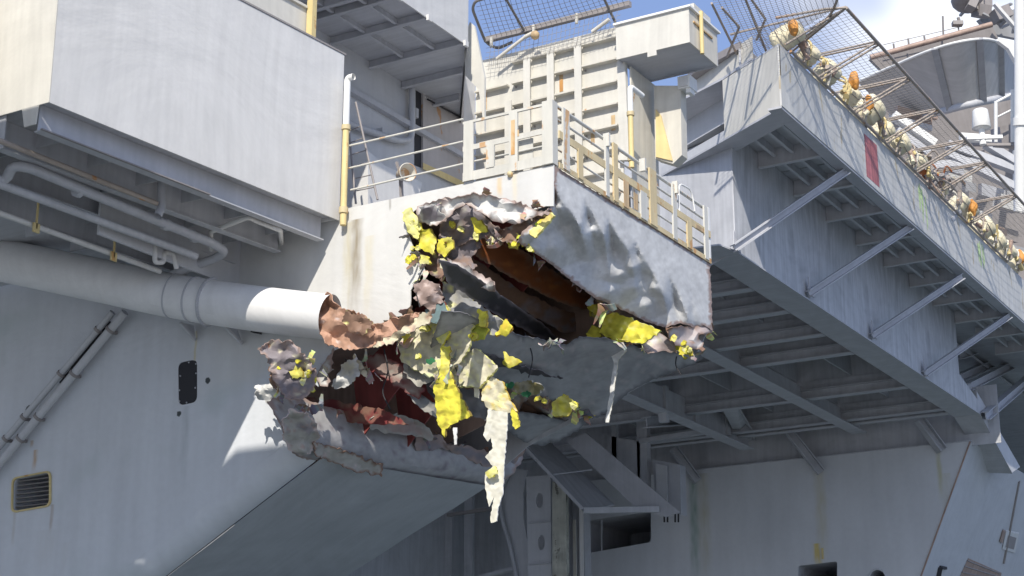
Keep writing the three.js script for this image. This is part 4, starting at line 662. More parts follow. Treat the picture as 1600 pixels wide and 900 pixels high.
// ---------- next sponson forward: grey wall in shade ----------
const S1 = 60, KS = 60 / 46;
{
  const t = thing('forward_sponson', 'shaded grey sponson wall with dark window and yellowish runs below the flight deck', 'sponson');
  const W = 900, H = 400, n0 = 9 * KS, n1 = 27 * KS, y0 = 4, y1 = 15;
  const runs = [[1083, 745, 900, 9, [0.16, 0.26, 0.2], 0.75], [1098, 740, 900, 12, [0.44, 0.42, 0.3], 0.6], [1280, 735, 860, 11, [0.46, 0.42, 0.26], 0.55], [1278, 850, 885, 7, [0.62, 0.46, 0.06], 0.9], [1464, 680, 770, 5, [0.42, 0.40, 0.18], 0.7], [1478, 740, 820, 10, [0.45, 0.44, 0.3], 0.35]].map(([x, a, b, w, c, k]) => { const p = atS(x, a, S1), q = atS(x, b, S1), r = atS(x + w, a, S1); return { n: -p.z, a: p.y, b: q.y, w: Math.abs(r.z - p.z), c, k }; });
  const tex = dataTex(W, H, (u, v) => {
    const n = mix(n0, n1, u), y = mix(y0, y1, v), b = fbm(n * 0.4, y * 0.4, 1.1, 3), st = fbm(n * 2.4, y * 0.3, 4.2, 3), f = fbm(n * 6, y * 6, 2.2, 2);
    let c = [0.56, 0.575, 0.595].map((q) => q * (1 + 0.14 * b + 0.1 * st + 0.05 * f));
    for (const r of runs) { if (y > r.a) continue; const dn = Math.abs(n - r.n + 0.08 * fbm(y * 2, r.n, 1, 2)) / r.w, len = (r.a - y) / (r.a - r.b); c = mix3(c, r.c, Math.max(0, Math.min(1, sst(1.2, 0.1, dn) * sst(1.3, 0.6, len) * (0.75 + 0.9 * fbm(n * 8, y * 1.4, 3, 3)) * r.k))); }
    return c;
  });
  tex.wrapS = tex.wrapT = THREE.ClampToEdgeWrapping;
  const m = new THREE.MeshStandardMaterial({ map: tex, roughness: 0.55, side: THREE.DoubleSide });
  const uv = (g) => { if (g.index) g = g.toNonIndexed(); const p = g.attributes.position, a = new Float32Array(p.count * 2); for (let i = 0; i < p.count; i++) { a[i * 2] = (-p.getZ(i) - n0) / (n1 - n0); a[i * 2 + 1] = (p.getY(i) - y0) / (y1 - y0); } g.setAttribute('uv', new THREE.BufferAttribute(a, 2)); return g; };
  const win = rounded(pxS([[914, 814], [1017, 799], [1017, 847], [914, 865]], S1), 0.14), win2 = rounded(pxS([[1247, 884], [1308, 877], [1308, 915], [1247, 922]], S1), 0.1);
  const cc = pxS([[1371, 903]], S1)[0], port = Array.from({ length: 24 }, (_, i) => [cc[0] + 0.29 * Math.cos(i / 12 * Math.PI), cc[1] + 0.29 * Math.sin(i / 12 * Math.PI)]);
  const edge = pxS([[1516, 690], [1440, 900], [1412, 975]], S1), seam = pxS([[908, 752], [1085, 735], [1500, 690]], S1);
  const yTop = seam[1][1];
  part(t, 'wall_plate', uv(plateS([[ -atS(906, 800, S1).z, yTop], [edge[0][0], yTop], edge[1], edge[2], [ -atS(906, 800, S1).z, edge[2][1]]], [win, win2, port], S1, 0.03)), m, false);
  part(t, 'upper_plate', blk(S1 + 0.3, S1 + 0.33, yTop - 0.1, 16.28, 15.5, 37), M.under);
  part(t, 'ledge', blk(S1 - 0.02, S1 + 0.3, yTop + 0.002, yTop + 0.04, edge[0][0], -atS(906, 800, S1).z), M.under);
  for (const [w, nm] of [[win, 'window'], [win2, 'hatch'], [port, 'porthole']]) { const wn = part(t, nm, plateS(grow(w, 0.03), [grow(w, -0.004)], S1 + 0.031, 4), M.under); part(wn, 'back_plate', plateS(grow(w, 0.03), [], S1 + 4.04, 0.01), M.under); }
  part(t, 'window_mullion', plateS(pxS([[938, 812], [940, 812], [940, 862], [938, 862]], S1), [], S1 + 0.05, 0.03), M.under);
  part(t, 'porthole_rim', new THREE.TorusGeometry(0.31, 0.03, 8, 28).rotateY(Math.PI / 2).translate(S1 - 0.01, cc[1], -cc[0]), M.hull);
  part(t, 'hatch_rig', [blk(S1 - 0.06, S1 - 0.01, pxS([[1270, 862]], S1)[0][1] - 0.3, pxS([[1270, 862]], S1)[0][1] + 0.1, pxS([[1287, 862]], S1)[0][0], pxS([[1284, 862]], S1)[0][0])], M.yellowed);
  // flared bottom plating seen to the right of the corner
  const pp = (q, s) => V(s, q[1], q[0]);
  part(t, 'flared_plate', plate([pp(edge[0], S1), pp(edge[0], S1 + 26), pp(edge[2], S1 + 26), pp(edge[2], S1)], new THREE.Vector3(0, 1, 0), 0.03), M.hull);
  part(t, 'corner_bead', bar(pp(edge[0], S1 - 0.01), pp(edge[2], S1 - 0.01), 0.05, 0.05, X), M.innerDark);
  for (const [a, b] of [[[1228, 668], [1283, 738]], [[1436, 655], [1472, 704]], [[1052, 700], [1090, 752]]]) { const q = atS(...b, S1 - 0.1), p = atS(...a, S1 - 0.6); part(t, 'bracket', ibeam(p, q, 0.42, 0.3, 0.03), M.steelGrey); }
  const b2 = thing('bottom_hatch', 'dark square hatch with slatted cover in the flared plate of the far sponson', 'hatch');
  const e = (x, y) => atP(x, y, pp(edge[0], S1), new THREE.Vector3(0, edge[1][0] - edge[0][0], -(edge[0][1] - edge[1][1])).normalize().multiply(new THREE.Vector3(1, 1, 1)));
  const nrm = new THREE.Vector3().crossVectors(X, pp(edge[1], S1).sub(pp(edge[0], S1))).normalize();
  const f = (x, y) => atP(x, y, pp(edge[0], S1).addScaledVector(UP, -0.01), nrm);
  part(b2, 'opening', plate([f(1513, 872), f(1565, 895), f(1560, 920), f(1495, 912)], DOWN, 0.008), M.innerDark);
  for (let i = 0; i < 4; i++) { const u = i / 4; part(b2, 'slat', bar(f(1511 - 4 * u * 4, 876 + u * 36), f(1562 - 2 * u, 896 + u * 22), 0.06, 0.03), M.brownGrey); }
  const b3 = thing('dark_scupper', 'small dark scupper with hood near the bottom corner of the far sponson', 'scupper'); part(b3, 'hood', [bar(f(1468, 886), f(1464, 905), 0.22, 0.1), bar(f(1468, 886), f(1478, 888), 0.1, 0.1)], M.dark);
  const b4 = thing('ladder_rail', 'thin conduit and framed grille on the flared plate at the edge of the view', 'conduit');
  part(b4, 'conduit', rod(f(1592, 752), f(1568, 880), 0.06), M.brownGrey); part(b4, 'grille_frame', plate([f(1572, 828), f(1592, 832), f(1586, 862), f(1566, 856)], DOWN, 0.05), M.pale); part(b4, 'grille', plate([f(1575, 834), f(1588, 838), f(1584, 856), f(1571, 852)].map((p) => p.add(new THREE.Vector3(0, -0.06, 0))), DOWN, 0.01), M.brownGrey); part(b4, 'side_box', plate([f(1567, 826), f(1571, 828), f(1566, 846), f(1562, 843)].map((p) => p.add(new THREE.Vector3(0, -0.02, 0))), DOWN, 0.06), M.innerDark);
}
{ // bracketed box and hoods left of the window
  const t = thing('trunk_bracket', 'dark bluish box trunk carried on a sloping bracket left of the far wall', 'bracket');
  const S = 43, q = (x, y, s = S) => atS(x, y, s * KS);
  part(t, 'sloping_flange', plate([q(885, 690, 42), q(915, 676, 42), q(1062, 800, 42), q(1040, 808, 42), q(990, 790, 42)], X, 0.06), M.steelGrey);
  part(t, 'gusset', plate([q(905, 672), q(1000, 690), q(1000, 775), q(985, 768)], X, 0.05), M.under);
  part(t, 'column', plate([q(993, 625), q(1010, 628), q(1012, 790), q(997, 782)], X, 0.3), M.under);
  part(t, 'stile', plate([q(955, 640), q(962, 640), q(964, 735), q(956, 728)], X, 0.2), M.under);
  part(t, 'trunk', plate([q(1020, 718), q(1062, 726), q(1064, 804), q(1024, 790)], X, 0.5), M.steelGrey);
  part(t, 'trunk_door', plate([q(1024, 724, 42.9), q(1042, 728, 42.9), q(1043, 794, 42.9), q(1026, 788, 42.9)], X, 0.05), M.hull);
  for (const x of [1038, 1043, 1055, 1060]) part(t, 'bolt', rod(q(x, 803, 42.6), q(x, 816, 42.6), 0.035), M.dark);
  part(t, 'flange_rail', bar(q(1000, 690, 43), q(1120, 672, 43.4), 0.3, 0.15), M.steelGrey);
  const h = thing('sloping_hood', 'angled dark hood with a bright lower edge above the doorway', 'hood');
  part(h, 'edge', bar(q(820, 698, 41), q(912, 796, 41), 0.12, 0.16, X), M.steelGrey);
  part(h, 'slope', plate([q(824, 698, 41.05), q(858, 690, 42.5), q(960, 790, 42.5), q(914, 800, 41.05)], UP, 0.05), M.deckUnder);
  part(h, 'fold', bar(q(862, 742, 41), q(925, 734, 42), 0.05, 0.05), M.steelGrey);
  part(h, 'lip', bar(q(912, 798, 41), q(1030, 796, 42), 0.2, 0.2), M.under);
  const d = thing('lightened_panel', 'narrow blue grey panel with two oval lightening holes beside a speckled column', 'panel');
  const S3 = 43.2 * KS, ov = (x, y) => { const c = pxS([[x, y]], S3)[0]; return Array.from({ length: 20 }, (_, i) => [c[0] + 0.15 * Math.cos(i / 10 * Math.PI), c[1] + 0.29 * Math.sin(i / 10 * Math.PI)]); };
  part(d, 'panel', plateS(pxS([[822, 745], [860, 742], [862, 930], [826, 932]], S3), [ov(843, 782), ov(846, 848)], S3, 0.05), M.hull);
  part(d, 'backing', plateS(pxS([[820, 740], [862, 738], [864, 930], [824, 932]], S3), [], S3 + 0.9, 0.05), M.under);
  for (const y of [817, 882]) part(d, 'stiffener', bar(q(826, y, S3 / KS - 0.05), q(862, y - 3, S3 / KS - 0.05), 0.07, 0.05), M.steelGrey);
  const c = thing('speckled_column', 'column with flaking speckled paint beside a dark doorway', 'column');
  part(c, 'face', plateS(pxS([[863, 752], [884, 760], [886, 930], [863, 930]], 43 * KS), [], 43 * KS, 0.2), paintMat([0.42, 0.42, 0.36], { blotch: 0.3, streak: 0.2, rust: 0.22, rustCol: [0.06, 0.05, 0.04], seed: 51 }));
  const g = thing('dark_doorway', 'tall black doorway with a pale edge strip beside the speckled column', 'doorway');
  { const dq = pxS([[884, 750], [912, 790], [914, 930], [886, 930]], 44 * KS); part(g, 'jamb', plateS(grow(dq, 0.04), [dq], 44 * KS, 0.5), M.under); part(g, 'recess_back', plateS(dq, [], 44 * KS + 0.5, 0.03), M.under); }
  part(g, 'edge_strip', plateS(pxS([[905, 792], [911, 800], [912, 930], [906, 930]], 43.4 * KS), [], 43.4 * KS, 0.05), M.pale); part(g, 'edge_strip', plateS(pxS([[895, 812], [899, 812], [901, 930], [896, 930]], 43.5 * KS), [], 43.5 * KS, 0.05), M.cream);
  const r = thing('curved_frame', 'curved plate frame sweeping down to the left of the lightened panel', 'frame');
  const cv = [[800, 732], [780, 770], [784, 810], [798, 855], [812, 930]], ci = [[824, 735], [818, 770], [818, 810], [826, 855], [834, 930]];
  part(r, 'web', plate([...cv, ...ci.reverse()].map(([x, y]) => q(x, y, 43.6)), X, 0.06), M.hull);
  part(r, 'flange', pipe(cv.map(([x, y]) => q(x, y, 43.5)), 0.08, 1, 6), M.under);
  const rr = thing('recess_framing', 'dark recess with ribs below the torn sponson', 'framing');
  part(rr, 'back_plate', plateS(pxS([[500, 700], [830, 690], [830, 960], [480, 960]], 46.5 * KS), [], 46.5 * KS, 0.05), M.deckUnder);
  part(rr, 'rib', pipe([q(612, 840, 44), q(628, 868, 44), q(640, 930, 44)], 0.16, 1, 6), M.steelGrey);
  for (const x of [700, 732]) part(rr, 'post', blk(q(x, 800, 45).x, q(x, 800, 45).x + 0.15, 4, 15, -q(x, 800, 45).z - 0.2, -q(x, 800, 45).z + 0.2), M.deckUnder);
  part(rr, 'shelf', bar(q(700, 805, 44), q(800, 790, 44), 0.2, 0.12), M.brownGrey); part(rr, 'shelf', bar(q(740, 905, 44), q(815, 885, 44), 0.25, 0.12), M.steelGrey);
}
// ---------- island and upper works at the right edge ----------
{
  const t = thing('gallery_tub', 'curved grey gallery tub with vertical ribs and a white rim', 'gallery');
  const rim = [[1340, 128], [1400, 101], [1455, 78], [1500, 65], [1540, 61], [1570, 72], [1590, 100], [1600, 150]], foot = [[1400, 188], [1445, 180], [1480, 172], [1510, 164], [1545, 157], [1570, 152], [1585, 150], [1592, 158]];
  const D = (i) => 72 - 5 * Math.sin(Math.PI * Math.min(1, i / 6.2)) + (i > 5 ? (i - 5) * 2 : 0);
  const rc = new THREE.CatmullRomCurve3(rim.map(([x, y], i) => atD(x, y, D(i)))), fc = new THREE.CatmullRomCurve3(foot.map(([x, y], i) => atD(x, y, D(i) + 1.6)));
  const K = 40, L = 6, pos = [], idx = [];
  for (let j = 0; j <= L; j++) for (let i = 0; i <= K; i++) { const p = rc.getPoint(i / K).lerp(fc.getPoint(i / K), j / L); pos.push(p.x, p.y, p.z); if (i < K && j < L) { const o = j * (K + 1) + i; idx.push(o, o + K + 1, o + 1, o + 1, o + K + 1, o + K + 2); } }
  const g = new THREE.BufferGeometry(); g.setAttribute('position', new THREE.Float32BufferAttribute(pos, 3)); g.setIndex(idx); g.computeVertexNormals();
  part(t, 'shell', g, paintMat([0.44, 0.43, 0.42], { blotch: 0.08, streak: 0.1, seed: 71 }));
  part(t, 'rim', new THREE.TubeGeometry(rc, 50, 0.06, 8), M.white);
  part(t, 'foot_ring', new THREE.TubeGeometry(fc, 50, 0.16, 8), M.steelGrey);
  for (const u of [0.3, 0.53, 0.67]) { const a = rc.getPoint(u), b = fc.getPoint(u), o = FWD.clone().multiplyScalar(-0.1); part(t, 'rib', bar(a.add(o), b.add(o), 0.26, 0.14), M.greyPlate); }
  part(t, 'top_bulwark', plate([[1560, 64], [1580, 64], [1600, 78], [1600, 112], [1590, 100], [1576, 76]].map(([x, y]) => atD(x, y, 66)), FWD, 0.4), M.white);
  const b = thing('island_side', 'brownish grey superstructure side behind the safety nets', 'superstructure');
  part(b, 'side_plate', plate([[1362, 148], [1400, 130], [1480, 150], [1620, 130], [1620, 470], [1560, 470], [1400, 260]].map(([x, y]) => atD(x, y, 78)), FWD, 1), M.brownGrey);
  const r = rng(3);
  for (let i = 0; i < 26; i++) { const x = 1380 + r() * 220, y = 150 + (x - 1380) * 0.75 + r() * 130 - 40, w = 14 + r() * 40, h = 8 + r() * 26, d = 70 + r() * 6; part(b, 'fitting', plate([[x, y], [x + w, y + w * 0.3], [x + w, y + h + w * 0.3], [x, y + h]].map(([a, c]) => atD(a, c, d)), FWD, 0.6), [M.brownGrey, M.steelGrey, M.innerDark, M.greyPlate, M.fascia][i % 5]); }
  for (const [a, c] of [[[1480, 226], [1600, 270]], [[1500, 215], [1600, 222]], [[1440, 262], [1530, 252]], [[1395, 180], [1460, 225]], [[1590, 235], [1592, 330]], [[1480, 240], [1600, 300]], [[1400, 205], [1450, 240]], [[1540, 225], [1600, 262]]]) part(b, 'beam', bar(atD(...a, 68), atD(...c, 68), 0.35, 0.3), r() > 0.4 ? M.steelGrey : M.white);
  const m = thing('white_mast', 'thick white post standing at the edge of the view', 'post'); part(m, 'tube', rod(atD(1594, 330, 60), atD(1594, -80, 60), 0.2, 18), M.white); part(m, 'collar', rod(atD(1594, 196, 60), atD(1594, 184, 60), 0.25, 18), M.white);
  const l = thing('lamp_drum', 'white tapered drum lamp on a short stem in front of the gallery tub', 'lamp'), c0 = atD(1536, 226, 60);
  part(l, 'drum', new THREE.LatheGeometry([[0.0, 0.62], [0.33, 0.62], [0.27, 1.28], [0.24, 1.31], [0, 1.31]].map(([x, y]) => new THREE.Vector2(x, y)), 24).translate(c0.x, c0.y, c0.z), M.white);
  part(l, 'stem', new THREE.CylinderGeometry(0.09, 0.12, 0.62, 12).translate(c0.x, c0.y + 0.31, c0.z), M.white);
  part(l, 'cross_arm', bar(atD(1510, 216, 60), atD(1566, 214, 60), 0.14, 0.12), M.white);
  const k = thing('platform_railing', 'small white platform railing beside the thick white post', 'railing');
  for (const x of [1556, 1582]) part(k, 'post', rod(atD(x, 222, 61), atD(x, x === 1556 ? 158 : 140, 61), 0.07, 8), M.white);
  part(k, 'rail', rod(atD(1556, 160, 61), atD(1592, 141, 61), 0.05, 8), M.white); part(k, 'rail', rod(atD(1556, 184, 61), atD(1592, 166, 61), 0.035, 8), M.white);
  const gb = thing('grey_console', 'dark grey speckled equipment block under the platform railing', 'equipment'); part(gb, 'block', plate([[1562, 198], [1612, 186], [1612, 230], [1566, 226]].map(([x, y]) => atD(x, y, 61.5)), FWD, 1.2), M.brownGrey); part(gb, 'foot_rail', bar(atD(1512, 226, 61), atD(1600, 226, 61), 0.1, 0.1), M.brownGrey);
  const w = thing('upper_catwalk', 'distant dark catwalk edge with thin stanchions against the cloud', 'catwalk');
  part(w, 'deck_edge', plate([[1360, 92], [1400, 76], [1470, 57], [1548, 36], [1560, 60], [1470, 84], [1380, 112]].map(([x, y]) => atD(x, y, 84)), FWD, 0.5), M.brownGrey);
  part(w, 'edge_pipe', rod(atD(1360, 90, 83), atD(1550, 38, 83), 0.14, 8), M.innerDark);
  for (const [x, y, h] of [[1474, 55, 30], [1420, 70, 10], [1397, 76, 8], [1445, 63, 7]]) part(w, 'stanchion', rod(atD(x, y, 83.5), atD(x - 1, y - h, 83.5), 0.05, 6), M.brownGrey);
  part(w, 'top_wire', rod(atD(1380, 70, 83.5), atD(1500, 42, 83.5), 0.02, 5), M.netGrey);
  const rd = thing('mast_radar', 'dark radar antenna cluster on a lattice arm high at the edge of the view', 'antenna');
  for (let i = 0; i < 26; i++) { const x = 1498 + r() * 90, y = (x - 1498) * 0.42 + r() * 26 - 18, d = new THREE.Vector3(r() - 0.5, (r() - 0.5) * 0.6, r() - 0.5).multiplyScalar(1.8 * r() + 0.5), p = atD(x, y, 84 + r() * 2); part(rd, i % 3 ? 'lattice_bar' : 'antenna_box', i % 3 ? bar(p, p.clone().add(d), 0.14, 0.1) : bar(p, p.clone().addScaledVector(d, 0.6), 0.7, 0.6), [M.brownGrey, M.steelGrey, M.greyPlate][i % 3]); }
  part(rd, 'antenna_body', new THREE.SphereGeometry(1, 16, 10).scale(1, 0.5, 0.8).translate(...atD(1512, 2, 85).toArray()), M.brownGrey);
  part(rd, 'brace', bar(atD(1554, 6, 83), atD(1594, 52, 83), 0.2, 0.16), M.pale);
  part(rd, 'platform', plate([[1530, 30], [1600, 10], [1600, 62], [1548, 52]].map(([x, y]) => atD(x, y, 86)), FWD, 0.6), M.greyPlate);
  const sp = thing('small_scanner', 'tiny dark scanner standing on the distant catwalk', 'antenna'); part(sp, 'body', bar(atD(1488, 37, 83), atD(1504, 37, 83), 0.35, 0.2), M.brownGrey); part(sp, 'mast', rod(atD(1500, 38, 83), atD(1497, 27, 83), 0.08, 6), M.brownGrey); part(sp, 'stem', rod(atD(1497, 38, 83), atD(1498, 48, 83), 0.04, 6), M.netGrey);
}
// ---------- torn plating: crumpled sheets with thickness ----------
function delaunay(P) {
  const n = P.length, big = 1e5, pts = [...P, [-big, -big], [big * 2, -big], [0, big * 2]];
  let T = []; const circ = (a, b, c) => { const [ax, ay] = pts[a], [bx, by] = pts[b], [cx, cy] = pts[c], d = 2 * (ax * (by - cy) + bx * (cy - ay) + cx * (ay - by)) || 1e-12, x = ((ax * ax + ay * ay) * (by - cy) + (bx * bx + by * by) * (cy - ay) + (cx * cx + cy * cy) * (ay - by)) / d, y = ((ax * ax + ay * ay) * (cx - bx) + (bx * bx + by * by) * (ax - cx) + (cx * cx + cy * cy) * (bx - ax)) / d; return { v: [a, b, c], x, y, r: (ax - x) ** 2 + (ay - y) ** 2 }; };
  T.push(circ(n, n + 1, n + 2));
  for (const i of P.map((_, k) => k).sort((a, b) => P[a][0] - P[b][0])) {
    const [x, y] = pts[i], E = new Map(), keep = [];
    for (const t of T) { if ((x - t.x) ** 2 + (y - t.y) ** 2 < t.r) { for (const [a, b] of [[0, 1], [1, 2], [2, 0]]) { const u = t.v[a], w = t.v[b], k = Math.min(u, w) * 100003 + Math.max(u, w); if (E.has(k)) E.set(k, null); else E.set(k, [u, w]); } } else keep.push(t); }
    T = keep; for (const e of E.values()) if (e) T.push(circ(e[0], e[1], i));
  }
  return T.map((t) => t.v).filter((v) => v.every((k) => k < n));
}
const inside = (x, y, poly) => { let c = false; for (let i = 0, j = poly.length - 1; i < poly.length; j = i++) { const [xi, yi] = poly[i], [xj, yj] = poly[j]; if ((yi > y) !== (yj > y) && x < (xj - xi) * (y - yi) / (yj - yi) + xi) c = !c; } return c; };
const vcMat = (rough, o = {}) => { const m = new THREE.MeshStandardMaterial({ vertexColors: true, roughness: rough, side: THREE.DoubleSide, ...o }); return m; };
const STEEL = vcMat(0.68), CLOTH = vcMat(0.95), FLAKE = dataTex(256, 256, (u, v) => { const q = 0.88 + 0.22 * tn(u, v, 14, 14, 3, 3) + 0.16 * tn(u, v, 60, 60, 9, 2); return [q, q, q]; }); STEEL.map = FLAKE; CLOTH.map = FLAKE;
STEEL.bumpMap = plateBump; STEEL.bumpScale = 0.01; CLOTH.bumpMap = FLAKE; CLOTH.bumpScale = 0.06;
const COL = { pale: [0.57, 0.57, 0.55], grey: [0.30, 0.305, 0.32], dgrey: [0.19, 0.19, 0.205], dark: [0.06, 0.055, 0.06], primer: [0.34, 0.255, 0.225], brown: [0.24, 0.145, 0.10], tan: [0.50, 0.30, 0.21], yellow: [0.72, 0.66, 0.07], lemon: [0.70, 0.68, 0.26], cream: [0.64, 0.60, 0.45], ash: [0.40, 0.385, 0.34], red: [0.20, 0.035, 0.035], rust: [0.46, 0.15, 0.04], teal: [0.16, 0.24, 0.25], white: [0.74, 0.74, 0.72], green: [0.04, 0.20, 0.09], violet: [0.24, 0.215, 0.235], pink: [0.52, 0.43, 0.40] };
let sheetSeed = 100;
const hash2 = (i, j, k) => { let h = Math.imul(i, 374761393) ^ Math.imul(j, 668265263) ^ Math.imul(k, 2147483647 & 0x5bd1e995); h = Math.imul(h ^ (h >>> 13), 1274126177); return ((h ^ (h >>> 16)) >>> 0) / 4294967296; };
function dents(x, y, cell, sd) { // creased facets: distance to the nearest of scattered dent centres
  const i0 = Math.floor(x / cell), j0 = Math.floor(y / cell); let m = 9;
  for (let j = j0 - 1; j <= j0 + 1; j++) for (let i = i0 - 1; i <= i0 + 1; i++) { const dx = (i + hash2(i, j, sd)) * cell - x, dy = (j + hash2(i, j, sd + 77)) * cell - y; m = Math.min(m, Math.hypot(dx, dy) / cell); }
  return m;
}
// outline in photo pixels; map(px, py, d) -> point, d = push away from the viewer's side in metres
function sheet(o) {
  const seed = o.seed ?? sheetSeed++, r = rng(seed * 7919), step = o.step ?? 7, jag = o.jag ?? 2.2, amp = o.amp ?? 0.06, fr = o.fr ?? 0.045, thick = o.thick ?? 0.014;
  const B = [];
  for (let i = 0; i < o.o.length; i++) { const a = o.o[i], b = o.o[(i + 1) % o.o.length], L = Math.hypot(b[0] - a[0], b[1] - a[1]), k = Math.max(1, Math.round(L / (step * 0.7))), nx = (b[1] - a[1]) / L, nyy = -(b[0] - a[0]) / L; for (let j = 0; j < k; j++) { const q = j / k, w = j ? (N3(mix(a[0], b[0], q) * 0.16, mix(a[1], b[1], q) * 0.16, seed) * 2.4 + (r() < 0.14 ? 2.2 * (r() - 0.4) : 0)) * jag * Math.min(1, L / 12) : 0; B.push([mix(a[0], b[0], q) + nx * w, mix(a[1], b[1], q) + nyy * w]); } }
  const xs = B.map((p) => p[0]), ysx = B.map((p) => p[1]), P = B.slice();
  const edgeD = (x, y) => { let m = 1e9; for (let i = 0, j = B.length - 1; i < B.length; j = i++) { const ax = B[j][0], ay = B[j][1], bx = B[i][0] - ax, by = B[i][1] - ay, t = Math.max(0, Math.min(1, ((x - ax) * bx + (y - ay) * by) / (bx * bx + by * by + 1e-9))); m = Math.min(m, Math.hypot(x - ax - bx * t, y - ay - by * t)); } return m; };
  for (let y = Math.min(...ysx); y < Math.max(...ysx); y += step * 0.87) for (let x = Math.min(...xs); x < Math.max(...xs); x += step) { const px = x + (r() - 0.5) * step * 0.6, py = y + (r() - 0.5) * step * 0.6; if (inside(px, py, B) && edgeD(px, py) > step * 0.35) P.push([px, py]); }
  const tri = delaunay(P).filter(([a, b, c]) => inside((P[a][0] + P[b][0] + P[c][0]) / 3, (P[a][1] + P[b][1] + P[c][1]) / 3, B) && Math.abs((P[b][0] - P[a][0]) * (P[c][1] - P[a][1]) - (P[c][0] - P[a][0]) * (P[b][1] - P[a][1])) > 0.3);
  const cx = (Math.min(...xs) + Math.max(...xs)) / 2, cy = (Math.min(...ysx) + Math.max(...ysx)) / 2;
  const dOf = (x, y) => {
    const f = fbm(x * fr * 0.5, y * fr * 0.5, seed * 1.7, 2), e = edgeD(x, y), dn = dents(x + y * 0.3, y - x * 0.15, (o.cell ?? 1.5 / fr), seed);
    return amp * (2 * f + 1.3 * (dn - 0.5)) + (o.tilt ? o.tilt[0] * (x - cx) + o.tilt[1] * (y - cy) : 0) + (o.bow ? o.bow * (((x - cx) / (cx - Math.min(...xs))) ** 2) : 0) + (o.curl ? o.curl * Math.exp(-e / (o.curlW ?? 9)) * (0.4 + N3(x * 0.05, y * 0.05, seed)) : 0) + (o.off ? o.off(x, y) : 0);
  };
  const F = P.map(([x, y]) => o.map(x, y, dOf(x, y)));
  const vn = P.map(() => new THREE.Vector3()), a1 = new THREE.Vector3(), b1 = new THREE.Vector3();
  for (const t of tri) { // wind towards the viewer
    a1.subVectors(F[t[1]], F[t[0]]); b1.subVectors(F[t[2]], F[t[0]]); a1.cross(b1);
    const A = P[t[0]], Bq = P[t[1]], C = P[t[2]]; if ((Bq[0] - A[0]) * (C[1] - A[1]) - (C[0] - A[0]) * (Bq[1] - A[1]) > 0) { const k = t[1]; t[1] = t[2]; t[2] = k; a1.negate(); }
    for (const k of t) vn[k].add(a1);
  }
  vn.forEach((v) => v.normalize());
  const Bk = F.map((p, i) => p.clone().addScaledVector(vn[i], -thick));
  const pal = o.c, back = o.back ?? o.c, colAt = (i, pl) => {
    const [x, y] = P[i], e = edgeD(x, y), n1 = fbm(x * 0.035 + seed, y * 0.035, 3.3, 3), n2 = fbm(x * 0.12, y * 0.12, seed + 4, 3);
    let c = pl[0]; if (pl[1]) c = mix3(c, pl[1], sst(0.02, 0.22, n1 + n2 * 0.5) * (o.mixK ?? 0.8)); if (pl[2]) c = mix3(c, pl[2], (o.cloth ? 0.75 : 1) * sst(o.cloth ? 0.04 : 0.16, 0.3, n2 + n1 * 0.3));
    if (o.edge && e < (o.edgeW ?? 2.2) * (0.4 + 1.2 * (n2 + 0.5))) c = o.edge;
    const k = 1 + (o.cloth ? 0.8 : 0.35) * n2; return c.map((q) => Math.max(0.005, q * k));
  };
  const cf = P.map((_, i) => colAt(i, pal)), cb = P.map((_, i) => colAt(i, back)), pos = [], col = [], cnt = new Map();
  const put = (p, c) => { pos.push(p.x, p.y, p.z); col.push(...c); };
  for (const [a, b, c] of tri) { put(F[a], cf[a]); put(F[b], cf[b]); put(F[c], cf[c]); put(Bk[c], cb[c]); put(Bk[b], cb[b]); put(Bk[a], cb[a]); for (const [u, w] of [[a, b], [b, c], [c, a]]) { const k = Math.min(u, w) * 100003 + Math.max(u, w); cnt.set(k, cnt.has(k) ? null : [u, w]); } }
  const ec = o.edge ?? pal[pal.length - 1];
  for (const e of cnt.values()) if (e) { const [u, w] = e; put(F[u], ec); put(Bk[u], ec); put(F[w], ec); put(F[w], ec); put(Bk[u], ec); put(Bk[w], ec); }
  let g = new THREE.BufferGeometry(); g.setAttribute('position', new THREE.Float32BufferAttribute(pos, 3)); g.setAttribute('color', new THREE.Float32BufferAttribute(col, 3));
  g = boxUV(g); g.deleteAttribute('normal'); g.computeVertexNormals(); return toCreasedNormals(g, o.crease ?? 0.5);
}
const mapS = (S) => (x, y, d) => atS(x, y, S + d);
const mapN = (N) => (x, y, d) => atN(x, y, N + d);
const mapP = (p0, nr) => (x, y, d) => atP(x, y, p0, nr).addScaledVector(nr, d);
const torn = (name, o, parent = sponson) => { const m = part(parent, name, sheet(o), o.cloth ? CLOTH : STEEL, false); if (o.label) m.userData.label = o.label; return m; };

